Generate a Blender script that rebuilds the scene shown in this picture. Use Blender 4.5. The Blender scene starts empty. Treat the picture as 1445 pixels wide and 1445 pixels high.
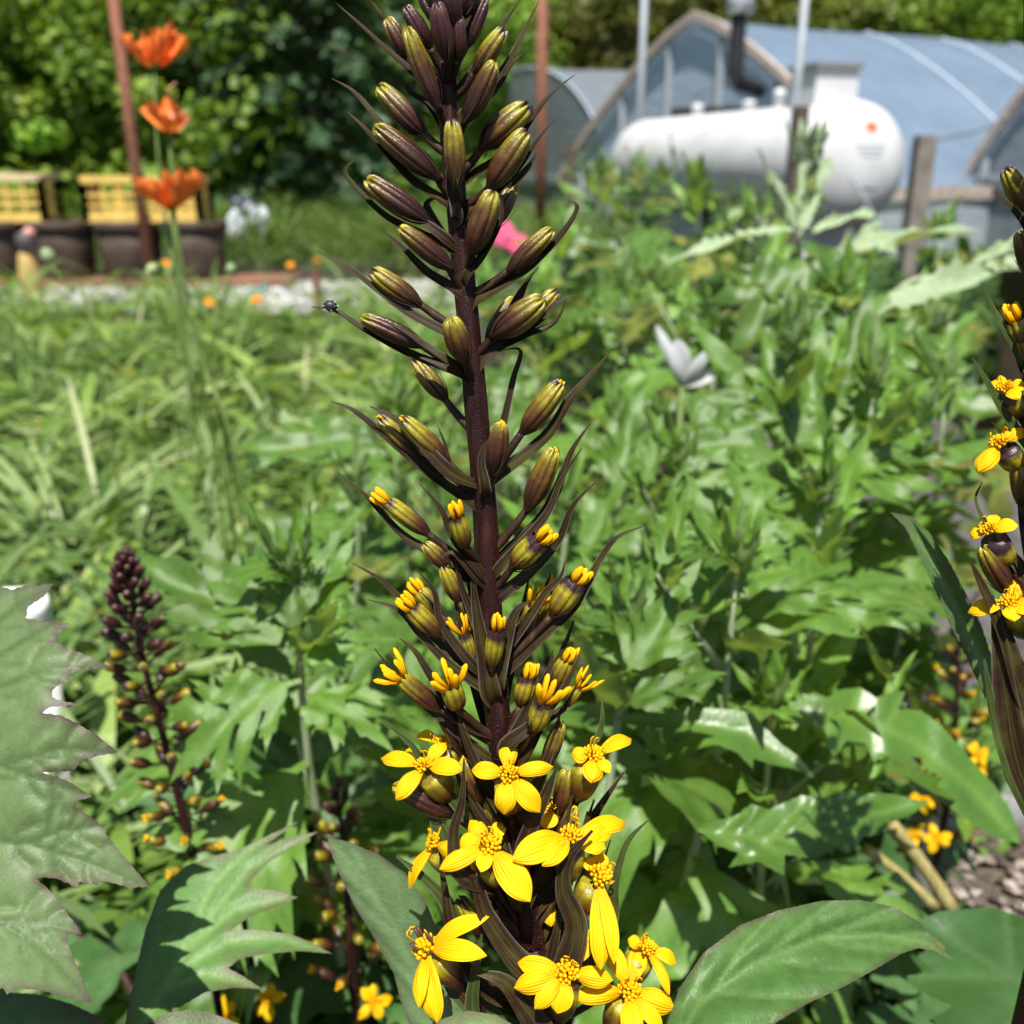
import bpy, math, random
import numpy as np
from mathutils import Vector, Matrix, Euler
from mathutils.geometry import delaunay_2d_cdt
rad = math.radians
random.seed(11)
rng = np.random.default_rng(5)
sc = bpy.context.scene
col = sc.collection

# ------------------------------------------------------------------ camera, sky, sun, exposure
CAMZ, PITCH, FPX, HALF = 0.85, rad(19.5), 1400.0, 722.5
cd = bpy.data.cameras.new('camera'); cam = bpy.data.objects.new('camera', cd); col.objects.link(cam)
cam.location = (0, 0, CAMZ); cam.rotation_euler = (rad(90) - PITCH, 0, 0)
cd.sensor_width = 36; cd.lens = FPX / 1445 * 36
cd.clip_start = 0.02; cd.clip_end = 600
cd.dof.use_dof = True; cd.dof.focus_distance = 0.325; cd.dof.aperture_fstop = cd.lens / 3.2
sc.camera = cam

SUN_EL, SUN_AZ = rad(65), rad(184)     # azimuth clockwise from +Y: behind the camera
SUNDIR = Vector((math.sin(SUN_AZ) * math.cos(SUN_EL), math.cos(SUN_AZ) * math.cos(SUN_EL), math.sin(SUN_EL)))
world = bpy.data.worlds.new('World'); sc.world = world; world.use_nodes = True
wn = world.node_tree.nodes; wl = world.node_tree.links
sky = wn.new('ShaderNodeTexSky'); sky.sky_type = 'NISHITA'; sky.sun_disc = False
sky.sun_elevation = SUN_EL; sky.sun_rotation = SUN_AZ; sky.air_density = 1.0; sky.dust_density = 0.8
wl.new(sky.outputs[0], wn['Background'].inputs[0]); wn['Background'].inputs[1].default_value = 0.065
sd = bpy.data.lights.new('sun', 'SUN'); sd.energy = 5.0; sd.angle = rad(0.53); sd.color = (1, 0.955, 0.88)
sun = bpy.data.objects.new('sun', sd); col.objects.link(sun)
sun.rotation_euler = SUNDIR.to_track_quat('Z', 'Y').to_euler(); sun.location = SUNDIR * 30
vs = sc.view_settings; vs.view_transform = 'Standard'; vs.look = 'None'; vs.exposure = 0.78; vs.gamma = 1.0; vs.use_curve_mapping = False
cy = sc.cycles
cy.use_denoising = True; cy.max_bounces = 6; cy.diffuse_bounces = 3; cy.glossy_bounces = 2; cy.transmission_bounces = 4
cy.transparent_max_bounces = 8; cy.caustics_reflective = False; cy.caustics_refractive = False; cy.sample_clamp_indirect = 6

# ------------------------------------------------------------------ helpers
RIGHT = Vector((1, 0, 0)); FWD = Vector((0, math.cos(PITCH), -math.sin(PITCH))); UPV = Vector((0, math.sin(PITCH), math.cos(PITCH)))
CL = Vector((0, 0, CAMZ))
Z = Vector((0, 0, 1))
def P(px, py, d):                       # a point of the place seen at photo pixel (px, py), d metres deep
    return CL + RIGHT * ((px - HALF) / FPX * d) - UPV * ((py - HALF) / FPX * d) + FWD * d
def PY(px, py, y):                      # same, at world distance y
    r = P(px, py, 1) - CL
    return CL + r * (y / r.y)
def lerp(a, b, t): return a + (b - a) * t
def cr(pts, n=4):                       # Catmull-Rom through pts
    pts = [Vector(p) for p in pts]
    if len(pts) < 3 and n > 1:
        return [pts[0].lerp(pts[-1], i / (n * 2)) for i in range(n * 2 + 1)]
    q = [pts[0] * 2 - pts[1]] + pts + [pts[-1] * 2 - pts[-2]]
    out = []
    for i in range(1, len(q) - 2):
        a, b, c, d = q[i - 1:i + 3]
        for k in range(n):
            t = k / n
            out.append(0.5 * (2 * b + (c - a) * t + (2 * a - 5 * b + 4 * c - d) * t * t + (3 * b - a - 3 * c + d) * t ** 3))
    return out + [pts[-1]]

class MB:
    def __init__(s): s.v = []; s.f = []; s.uv = []; s.mi = []; s.attr = {}
    def mesh(s, name, mats, smooth=True):
        me = bpy.data.meshes.new(name)
        me.from_pydata([tuple(p) for p in s.v], [], s.f)
        if len(s.uv) == len(s.v) and s.uv:
            a = me.attributes.new('pos2', 'FLOAT_VECTOR', 'POINT')
            a.data.foreach_set('vector', np.array([(u, w, 0) for u, w in s.uv], dtype=np.float32).ravel())
        for k, vals in s.attr.items():
            a = me.attributes.new(k, 'FLOAT', 'POINT'); a.data.foreach_set('value', np.array(vals, dtype=np.float32))
        for m in (mats if isinstance(mats, (list, tuple)) else [mats]): me.materials.append(m)
        if smooth: me.polygons.foreach_set('use_smooth', [True] * len(me.polygons))
        if s.mi: me.polygons.foreach_set('material_index', s.mi)
        me.update(); return me
    def build(s, name, mats, parent=None, smooth=True): return obj(name, s.mesh(name, mats, smooth), parent)
    def tube(s, pts, radii, n=8, cap=True):
        pts = [Vector(p) for p in pts]; m = len(pts); b = len(s.v)
        if not hasattr(radii, '__len__'): radii = [radii] * m
        t0 = (pts[1] - pts[0]).normalized(); nx = t0.orthogonal().normalized()
        for i, p in enumerate(pts):
            t = (pts[min(i + 1, m - 1)] - pts[max(i - 1, 0)]).normalized()
            nx = (nx - t * nx.dot(t)).normalized(); ny = t.cross(nx)
            for k in range(n):
                a = 2 * math.pi * k / n
                s.v.append(p + (nx * math.cos(a) + ny * math.sin(a)) * radii[i]); s.uv.append((k / n, i / (m - 1)))
        for i in range(m - 1):
            for k in range(n):
                s.f.append((b + i * n + k, b + i * n + (k + 1) % n, b + (i + 1) * n + (k + 1) % n, b + (i + 1) * n + k))
        if cap:
            s.f.append(tuple(b + k for k in range(n))[::-1]); s.f.append(tuple(b + (m - 1) * n + k for k in range(n)))
        return s
    def box(s, c, sz, rot=None):
        b = len(s.v); c = Vector(c)
        for x in (-.5, .5):
            for y in (-.5, .5):
                for z in (-.5, .5):
                    q = Vector((x * sz[0], y * sz[1], z * sz[2]))
                    if rot is not None: q = rot @ q
                    s.v.append(c + q); s.uv.append((x, z))
        for f in ((0, 1, 3, 2), (4, 6, 7, 5), (0, 4, 5, 1), (2, 3, 7, 6), (0, 2, 6, 4), (1, 5, 7, 3)): s.f.append(tuple(b + i for i in f))
        return s
    def bar(s, p, q, w, h=None):                # square bar from p to q
        p, q = Vector(p), Vector(q); d = q - p
        rot = d.to_track_quat('Y', 'Z').to_matrix()
        return s.box((p + q) / 2, (w, d.length, h or w), rot)
    def lathe(s, prof, n=24, mat=None, ridges=0, amp=0, cap=True):   # prof: (r, z)
        b = len(s.v); m = len(prof); M = mat or Matrix.Identity(4)
        for i, (r, z) in enumerate(prof):
            for k in range(n):
                a = 2 * math.pi * k / n
                rr = r * (1 + amp * (abs(math.cos(a * ridges / 2)) ** .6 - .6)) if ridges else r
                s.v.append(M @ Vector((rr * math.cos(a), rr * math.sin(a), z))); s.uv.append((k / n, i / (m - 1)))
        for i in range(m - 1):
            for k in range(n):
                s.f.append((b + i * n + k, b + i * n + (k + 1) % n, b + (i + 1) * n + (k + 1) % n, b + (i + 1) * n + k))
        if cap:
            s.f.append(tuple(b + k for k in range(n))[::-1]); s.f.append(tuple(b + (m - 1) * n + k for k in range(n)))
        return s
    def ribbon(s, pts, hw, nrm, thick=0.0, fold=0.0, na=4):   # closed or open strip; hw(t) half width; nrm hint
        pts = [Vector(p) for p in pts]; m = len(pts); b = len(s.v)
        sides = 2 if thick else 1
        for i, p in enumerate(pts):
            t = (pts[min(i + 1, m - 1)] - pts[max(i - 1, 0)]).normalized(); tt = i / (m - 1)
            nn = (nrm - t * nrm.dot(t)).normalized(); w = t.cross(nn).normalized(); h = hw(tt)
            for sd_ in range(sides):
                for k in range(na + 1):
                    u = k / na * 2 - 1
                    if sd_: u = -u
                    th = thick * (1 - u * u) * min(1, h / (hw(.35) + 1e-9)) * (1 if sd_ == 0 else -1)
                    s.v.append(p + w * (u * h) + nn * (fold * h * (abs(u) ** 1.5) + th)); s.uv.append((u * .5 + .5, tt))
        row = (na + 1) * sides
        for i in range(m - 1):
            for k in range(row if thick else na):
                k2 = (k + 1) % row
                s.f.append((b + i * row + k, b + i * row + k2, b + (i + 1) * row + k2, b + (i + 1) * row + k))
        return s

def obj(name, me, parent=None, mat=None):
    o = bpy.data.objects.new(name, me); col.objects.link(o)
    if parent is not None:
        o.parent = parent; o.matrix_parent_inverse = INV.get(parent.name, Matrix.Identity(4))
    if mat is not None: o.matrix_basis = mat
    return o
INV = {}
def thing(name, label, cat, loc=(0, 0, 0), group=None):
    o = bpy.data.objects.new(name, None); col.objects.link(o); o.location = loc; o.empty_display_size = .05
    INV[o.name] = Matrix.Translation(-Vector(loc))
    return tag(o, label, cat, group)
def tag(o, label=None, cat=None, group=None, kind=None):
    if label: o['label'] = label
    if cat: o['category'] = cat
    if group: o['group'] = group
    if kind: o['kind'] = kind
    return o

# ------------------------------------------------------------------ materials
def newmat(name):
    m = bpy.data.materials.new(name); m.use_nodes = True
    nt = m.node_tree; return m, nt.nodes, nt.links, nt.nodes['Principled BSDF'], nt.nodes['Material Output']
def nz(n, l, scale, detail=4, vec=None, rough=.55):
    t = n.new('ShaderNodeTexNoise'); t.inputs['Scale'].default_value = scale; t.inputs['Detail'].default_value = detail; t.inputs['Roughness'].default_value = rough
    if vec is not None: l.new(vec, t.inputs['Vector'])
    return t.outputs['Fac']
def ramp(n, l, fac, stops):
    r = n.new('ShaderNodeValToRGB'); e = r.color_ramp.elements
    while len(e) < len(stops): e.new(.5)
    for k, (p, c) in enumerate(stops): e[k].position = p; e[k].color = (*c, 1)
    l.new(fac, r.inputs[0]); return r.outputs[0]
def mixc(n, l, fac, a, b, bt='MIX'):
    m = n.new('ShaderNodeMix'); m.data_type = 'RGBA'; m.blend_type = bt
    for s, v in ((0, fac), (6, a), (7, b)):
        if hasattr(v, 'is_linked') or hasattr(v, 'node'): l.new(v, m.inputs[s])
        elif s == 0: m.inputs[0].default_value = v
        else: m.inputs[s].default_value = (*v, 1)
    return m.outputs[2]
def mth(n, l, op, a, b=None, c=None):
    m = n.new('ShaderNodeMath'); m.operation = op
    for i, v in enumerate((a, b, c)):
        if v is None: continue
        if hasattr(v, 'node'): l.new(v, m.inputs[i])
        else: m.inputs[i].default_value = v
    return m.outputs[0]
def attr(n, name, out=2):
    a = n.new('ShaderNodeAttribute'); a.attribute_name = name; return a.outputs[out]
def bump(n, l, bs, h, strength, dist):
    b = n.new('ShaderNodeBump'); b.inputs['Strength'].default_value = strength; b.inputs['Distance'].default_value = dist
    l.new(h, b.inputs['Height']); l.new(b.outputs[0], bs.inputs['Normal']); return b.outputs[0]

def plain(name, c, rough=.6, metal=0, scale=30, var=.25, bmp=0, coord='Object', spec=.5):
    m, n, l, bs, out = newmat(name)
    tc = n.new('ShaderNodeTexCoord').outputs[coord]
    f = nz(n, l, scale, 6, tc)
    lo = tuple(max(0, x * (1 - var)) for x in c); hi = tuple(min(1, x * (1 + var)) for x in c)
    l.new(ramp(n, l, f, [(.3, lo), (.7, hi)]), bs.inputs['Base Color'])
    bs.inputs['Roughness'].default_value = rough; bs.inputs['Metallic'].default_value = metal; bs.inputs['Specular IOR Level'].default_value = spec
    if bmp: bump(n, l, bs, f, bmp, .01)
    return m

def leafmat(name, top, under, vein=None, edge=None, rough=.42, trans=.3, tint=None, scale=60, rnd=.35, vsharp=1.0, bmp=.25, spec=.45, mott=.28, cell=0, cellb=.5):
    m, n, l, bs, out = newmat(name)
    tc = n.new('ShaderNodeTexCoord').outputs['Object']
    f = nz(n, l, scale, 5, tc)
    oi = n.new('ShaderNodeObjectInfo').outputs['Random']
    t1 = tuple(x * (1 - mott) for x in top); t2 = tuple(min(1, x * (1 + mott)) for x in top)
    c = ramp(n, l, f, [(.3, t1), (.7, t2)])
    f2 = nz(n, l, scale * .22, 2, tc)
    warm = (top[0] * 1.75 + .004, top[1] * 1.2 + .004, top[2] * .75)
    c = mixc(n, l, mth(n, l, 'MULTIPLY', mth(n, l, 'MULTIPLY_ADD', f2, 2.2, -.75), mth(n, l, 'MULTIPLY_ADD', oi, rnd, .12)), c, warm)
    if vein: c = mixc(n, l, mth(n, l, 'MULTIPLY', attr(n, 'vein'), .55 * vsharp), c, vein)
    if edge:
        ef = mth(n, l, 'MULTIPLY', attr(n, 'edge'), mth(n, l, 'MULTIPLY_ADD', f2, 1.6, -.2))
        ef.node.use_clamp = True
        c = mixc(n, l, ef, c, edge)
    u = ramp(n, l, f, [(.3, tuple(x * .85 for x in under)), (.7, tuple(min(1, x * 1.1) for x in under))])
    if cell:
        spt = mth(n, l, 'GREATER_THAN', nz(n, l, 170, 2, tc), .735)
        c = mixc(n, l, mth(n, l, 'MULTIPLY', spt, .6), c, (.20, .15, .07))
    geo = n.new('ShaderNodeNewGeometry').outputs['Backfacing']
    c = mixc(n, l, geo, c, u)
    hsv = n.new('ShaderNodeHueSaturation'); l.new(c, hsv.inputs['Color'])
    l.new(mth(n, l, 'MULTIPLY_ADD', oi, .5, .76), hsv.inputs['Value'])
    c = hsv.outputs[0]
    l.new(c, bs.inputs['Base Color']); bs.inputs['Roughness'].default_value = rough; bs.inputs['Specular IOR Level'].default_value = spec
    if cell:
        vo = n.new('ShaderNodeTexVoronoi'); vo.feature = 'DISTANCE_TO_EDGE'; vo.inputs['Scale'].default_value = cell
        wv = n.new('ShaderNodeVectorMath'); wv.operation = 'ADD'; l.new(tc, wv.inputs[0]); l.new(mth(n, l, 'MULTIPLY', nz(n, l, cell * .5, 3, tc), .004), wv.inputs[1]); l.new(wv.outputs[0], vo.inputs['Vector'])
        hh = mth(n, l, 'MINIMUM', mth(n, l, 'MULTIPLY', vo.outputs['Distance'], 3.0), 1.0)
        hs = mth(n, l, 'ADD', mth(n, l, 'MULTIPLY', hh, .8), mth(n, l, 'MULTIPLY', nz(n, l, scale * 6, 4, tc), .5))
        bump(n, l, bs, hs, cellb, .0005)
    else: bump(n, l, bs, nz(n, l, scale * 9, 3, tc), bmp, .0012)
    if trans:
        tr = n.new('ShaderNodeBsdfTranslucent')
        tt = tint or (1.6, 1.5, .45)
        l.new(mixc(n, l, 1.0, c, tt, 'MULTIPLY'), tr.inputs[0])
        mx = n.new('ShaderNodeMixShader'); mx.inputs[0].default_value = trans
        l.new(bs.outputs[0], mx.inputs[1]); l.new(tr.outputs[0], mx.inputs[2]); l.new(mx.outputs[0], out.inputs[0])
    return m

def budmat(name, young):
    m, n, l, bs, out = newmat(name)
    pos = n.new('ShaderNodeAttribute'); pos.attribute_name = 'pos2'
    sp = n.new('ShaderNodeSeparateXYZ'); l.new(pos.outputs['Vector'], sp.inputs[0])
    tc = n.new('ShaderNodeTexCoord').outputs['Object']
    oi = n.new('ShaderNodeObjectInfo').outputs['Random']
    f = nz(n, l, 210, 4, tc)
    v = mth(n, l, 'ADD', sp.outputs[1], mth(n, l, 'ADD', mth(n, l, 'MULTIPLY_ADD', f, .5, -.25), mth(n, l, 'MULTIPLY_ADD', oi, .34, -.20)))
    if young: st = [(0, (.014, .005, .006)), (.35, (.030, .008, .010)), (.7, (.055, .016, .018)), (.86, (.10, .05, .03)), (1, (.03, .012, .018))]
    else: st = [(0, (.010, .004, .004)), (.28, (.034, .010, .006)), (.46, (.070, .026, .006)), (.62, (.15, .105, .007)), (.82, (.33, .29, .014)), (.98, (.035, .015, .02))]
    c = ramp(n, l, v, st)
    stripe = mth(n, l, 'POWER', mth(n, l, 'ABSOLUTE', mth(n, l, 'COSINE', mth(n, l, 'MULTIPLY', sp.outputs[0], 8 * math.pi))), 6)
    c = mixc(n, l, mth(n, l, 'MULTIPLY', mth(n, l, 'SUBTRACT', 1.0, mth(n, l, 'POWER', mth(n, l, 'ABSOLUTE', mth(n, l, 'COSINE', mth(n, l, 'MULTIPLY', sp.outputs[0], 8 * math.pi))), .38)), .62), c, (.022, .009, .008))
    c = mixc(n, l, mth(n, l, 'MULTIPLY', mth(n, l, 'GREATER_THAN', nz(n, l, 900, 2, tc), .62), .35), c, (.07, .022, .02))
    l.new(c, bs.inputs['Base Color']); bs.inputs['Roughness'].default_value = .30; bs.inputs['Specular IOR Level'].default_value = .5
    bump(n, l, bs, nz(n, l, 1500, 4, tc), .35, .0006)
    return m
def stemmat(name, c1, c2, c3, rough=.42):
    m, n, l, bs, out = newmat(name)
    tc = n.new('ShaderNodeTexCoord').outputs['Object']
    mp = n.new('ShaderNodeMapping'); l.new(tc, mp.inputs[0]); mp.inputs['Scale'].default_value = (1, 1, .12)
    f = nz(n, l, 260, 4, mp.outputs[0])
    c = ramp(n, l, f, [(.32, c1), (.55, c2), (.72, c3)])
    l.new(c, bs.inputs['Base Color']); bs.inputs['Roughness'].default_value = rough
    bump(n, l, bs, nz(n, l, 1800, 3, tc), .5, .0006); bs.inputs['Specular IOR Level'].default_value = .22; return m
def petalmat(name, c, c2, trans=.28, ribs=26):
    m, n, l, bs, out = newmat(name)
    pos = n.new('ShaderNodeAttribute'); pos.attribute_name = 'pos2'
    sp = n.new('ShaderNodeSeparateXYZ'); l.new(pos.outputs['Vector'], sp.inputs[0])
    tc = n.new('ShaderNodeTexCoord').outputs['Object']
    k = ramp(n, l, mth(n, l, 'ADD', sp.outputs[1], mth(n, l, 'MULTIPLY_ADD', nz(n, l, 160, 3, tc), .5, -.25)), [(0, c2), (.55, c), (1, c)])
    l.new(k, bs.inputs['Base Color']); bs.inputs['Roughness'].default_value = .55; bs.inputs['Specular IOR Level'].default_value = .18
    h = mth(n, l, 'SINE', mth(n, l, 'ADD', mth(n, l, 'MULTIPLY', sp.outputs[0], ribs * 1.0), mth(n, l, 'MULTIPLY', nz(n, l, 90, 2, tc), 1.5)))
    nb = bump(n, l, bs, h, .35, .0004)
    tr = n.new('ShaderNodeBsdfTranslucent'); l.new(k, tr.inputs[0])
    mx = n.new('ShaderNodeMixShader'); mx.inputs[0].default_value = trans
    l.new(bs.outputs[0], mx.inputs[1]); l.new(tr.outputs[0], mx.inputs[2]); l.new(mx.outputs[0], out.inputs[0])
    return m
def rndmat(name, stops, rough=.5, trans=.3):        # many-leaved mass: colour by per-leaf value
    m, n, l, bs, out = newmat(name)
    c = ramp(n, l, attr(n, 'rnd'), stops)
    oi = n.new('ShaderNodeObjectInfo').outputs['Random']
    hsv = n.new('ShaderNodeHueSaturation'); l.new(c, hsv.inputs['Color'])
    l.new(mth(n, l, 'MULTIPLY_ADD', oi, .4, .8), hsv.inputs['Value']); l.new(mth(n, l, 'MULTIPLY_ADD', oi, .04, .48), hsv.inputs['Hue'])
    c = hsv.outputs[0]
    l.new(c, bs.inputs['Base Color']); bs.inputs['Roughness'].default_value = rough; bs.inputs['Specular IOR Level'].default_value = .35
    tr = n.new('ShaderNodeBsdfTranslucent'); l.new(mixc(n, l, 1.0, c, (1.5, 1.4, .5), 'MULTIPLY'), tr.inputs[0])
    mx = n.new('ShaderNodeMixShader'); mx.inputs[0].default_value = trans
    l.new(bs.outputs[0], mx.inputs[1]); l.new(tr.outputs[0], mx.inputs[2]); l.new(mx.outputs[0], out.inputs[0])
    return m

M_BUD = budmat('bud_olive', False); M_YOUNG = budmat('bud_purple', True)
M_STEM = stemmat('stem_purple', (.009, .003, .003), (.024, .007, .006), (.055, .020, .012), .36)
M_STALK = stemmat('stalk_purple', (.018, .007, .006), (.04, .018, .010), (.085, .06, .016), .48)
def bractmat(name, c1, c2, c3):
    m, n, l, bs, out = newmat(name)
    pos = n.new('ShaderNodeAttribute'); pos.attribute_name = 'pos2'
    mp = n.new('ShaderNodeMapping'); l.new(pos.outputs['Vector'], mp.inputs[0]); mp.inputs['Scale'].default_value = (9, 1.6, 1)
    oi = n.new('ShaderNodeObjectInfo').outputs['Random']; ad = n.new('ShaderNodeVectorMath'); ad.operation = 'ADD'; l.new(mp.outputs[0], ad.inputs[0]); l.new(oi, ad.inputs[1])
    f = nz(n, l, 1.6, 6, ad.outputs[0], .65); f2 = nz(n, l, 90, 4, n.new('ShaderNodeTexCoord').outputs['Object'])
    c = ramp(n, l, mth(n, l, 'ADD', mth(n, l, 'MULTIPLY', f, .65), mth(n, l, 'MULTIPLY', f2, .4)), [(.36, c1), (.52, c2), (.68, c3)])
    sp = n.new('ShaderNodeSeparateXYZ'); l.new(pos.outputs['Vector'], sp.inputs[0])
    mid = mth(n, l, 'LESS_THAN', mth(n, l, 'ABSOLUTE', mth(n, l, 'SUBTRACT', sp.outputs[0], .5)), .035)
    c = mixc(n, l, mth(n, l, 'MULTIPLY', mid, .5), c, c3)
    l.new(c, bs.inputs['Base Color']); bs.inputs['Roughness'].default_value = .42; bs.inputs['Specular IOR Level'].default_value = .16
    bump(n, l, bs, f, .3, .0004); return m
M_BRACT = bractmat('bract_dark', (.010, .004, .004), (.024, .013, .006), (.055, .055, .012))
M_BRACTG = bractmat('bract_green', (.016, .018, .006), (.035, .052, .012), (.07, .10, .03))
M_HAIR = plain('stem_hair', (.34, .22, .18), .35)
M_PETAL = petalmat('petal_yellow', (.90, .53, .004), (.84, .40, .003))
M_DISC = petalmat('disc_yellow', (.88, .50, .005), (.72, .34, .004), .2)
M_ANTHER = plain('anther_dark', (.07, .03, .012), .6)
M_HERO = leafmat('leaf_ligularia', (.075, .165, .038), (.19, .25, .15), (.17, .28, .09), (.085, .04, .04), rough=.48, trans=.2, scale=200, rnd=.12, bmp=.14, mott=.18, spec=.36, cell=430, cellb=.17)
M_BIG = leafmat('leaf_big', (.125, .20, .075), (.19, .25, .15), (.05, .10, .028), (.10, .028, .06), rough=.5, trans=.15, scale=260, rnd=.0, bmp=.14, mott=.14, vsharp=1.25, spec=.3, cell=420, cellb=.14)
M_GREY = leafmat('leaf_greygreen', (.115, .20, .085), (.2, .26, .17), (.18, .26, .11), (.08, .05, .05), rough=.5, trans=.15, scale=200, rnd=.1, bmp=.12, mott=.16, cell=430, cellb=.18)
M_LIG = leafmat('leaf_ligularia_far', (.042, .105, .028), (.16, .23, .12), (.09, .17, .06), None, rough=.42, trans=.22, scale=30, rnd=.3)
M_ART = leafmat('leaf_mugwort', (.070, .158, .022), (.42, .47, .36), (.15, .26, .05), None, rough=.36, trans=.30, scale=40, rnd=.2, spec=.6)
M_ARTY = leafmat('leaf_mugwort_young', (.12, .25, .032), (.22, .32, .12), (.16, .28, .07), None, rough=.42, trans=.34, scale=40, rnd=.2)
M_SILV = leafmat('leaf_silver', (.20, .29, .15), (.38, .43, .33), (.3, .37, .24), None, rough=.55, trans=.2, scale=40, rnd=.2)
M_ARTSTEM = stemmat('mugwort_stem', (.22, .28, .15), (.30, .36, .22), (.36, .40, .28), .55)
M_GSTEM = stemmat('green_stem', (.09, .14, .03), (.13, .19, .05), (.2, .24, .09), .5)

# ------------------------------------------------------------------ setting: ground, gravel, hill
def ground_mat():
    m, n, l, bs, out = newmat('ground')
    tc = n.new('ShaderNodeTexCoord').outputs['Object']
    f = nz(n, l, 2.2, 6, tc); g = nz(n, l, 45, 6, tc)
    soil = ramp(n, l, g, [(.3, (.022, .016, .011)), (.6, (.06, .045, .032)), (.75, (.16, .13, .10))])
    grass = ramp(n, l, g, [(.3, (.04, .075, .015)), (.7, (.10, .16, .04))])
    sp = n.new('ShaderNodeSeparateXYZ'); l.new(tc, sp.inputs[0])
    k = mth(n, l, 'ADD', mth(n, l, 'MULTIPLY_ADD', f, 3, -1.5), mth(n, l, 'SUBTRACT', sp.outputs[1], 8.2)); k.node.use_clamp = True
    l.new(mixc(n, l, k, soil, grass), bs.inputs['Base Color']); bs.inputs['Roughness'].default_value = .9
    bump(n, l, bs, g, .8, .03); return m
mb = MB(); mb.v = [(-260, -60, 0), (260, -60, 0), (260, 420, 0), (-260, 420, 0)]; mb.f = [(0, 1, 2, 3)]
tag(mb.build('ground', ground_mat(), smooth=False), kind='structure')
gp = plain('gravel_bed', (.36, .35, .34), .9, scale=60, var=.5, bmp=.8)
mb = MB(); ys = [6.15, 7.9]
mb.v = [(-9, 6.15, .012), (.6, 5.75, .012), (1.2, 7.2, .012), (-9, 8.0, .012)]; mb.f = [(0, 1, 2, 3)]
tag(mb.build('gravel_path', gp, smooth=False), kind='structure')
def hill():
    mb = MB(); nx, ny = 60, 26
    for j in range(ny):
        for i in range(nx):
            x = lerp(-150, 170, i / (nx - 1)); y = lerp(38, 170, j / (ny - 1))
            z = max(0, (y - 40)) * .34 + 2.5 * math.sin(x * .07 + y * .05) * min(1, (y - 38) / 20) - .4
            mb.v.append((x, y, z)); mb.uv.append((0, 0))
    for j in range(ny - 1):
        for i in range(nx - 1): mb.f.append((j * nx + i, j * nx + i + 1, (j + 1) * nx + i + 1, (j + 1) * nx + i))
    tag(mb.build('hill', plain('hill_undergrowth', (.045, .075, .018), .95, scale=.8, var=.6)), kind='structure')
hill()

# ------------------------------------------------------------------ trees
M_BARK = stemmat('bark', (.07, .055, .045), (.13, .11, .09), (.22, .2, .17), .85)
M_LEAFY = rndmat('tree_leaves', [(0, (.08, .17, .018)), (.35, (.16, .30, .035)), (.7, (.26, .42, .06)), (1, (.42, .54, .10))], trans=.40)
M_LEAFD = rndmat('tree_leaves_olive', [(0, (.08, .11, .02)), (.5, (.17, .20, .035)), (1, (.30, .29, .065))], trans=.38)
M_NEEDLE = rndmat('conifer_needles', [(0, (.022, .055, .024)), (.5, (.05, .105, .045)), (1, (.11, .18, .085))], trans=.15)
def quads(c, t, b, ln, wd, rnd):
    # diamond leaf sprays: centre c, axis t, side b
    v = np.empty((len(c), 4, 3))
    v[:, 0] = c - t * ln[:, None] / 2; v[:, 2] = c + t * ln[:, None] / 2
    nn = np.cross(t, b)
    v[:, 1] = c + b * wd[:, None] / 2 + nn * wd[:, None] * .15; v[:, 3] = c - b * wd[:, None] / 2 + nn * wd[:, None] * .15
    return v.reshape(-1, 3), np.repeat(rnd, 4)
def mass_mesh(name, v, rnd, mat, k=4):
    nq = len(v) // k
    me = bpy.data.meshes.new(name)
    me.vertices.add(len(v)); me.vertices.foreach_set('co', v.astype(np.float32).ravel())
    me.loops.add(len(v)); me.loops.foreach_set('vertex_index', np.arange(len(v), dtype=np.int32))
    me.polygons.add(nq); me.polygons.foreach_set('loop_start', np.arange(0, len(v), k, dtype=np.int32))
    me.update(calc_edges=True)
    a = me.attributes.new('rnd', 'FLOAT', 'POINT'); a.data.foreach_set('value', rnd.astype(np.float32))
    me.materials.append(mat); return me
def unit(a): return a / (np.linalg.norm(a, axis=1, keepdims=True) + 1e-9)
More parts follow.
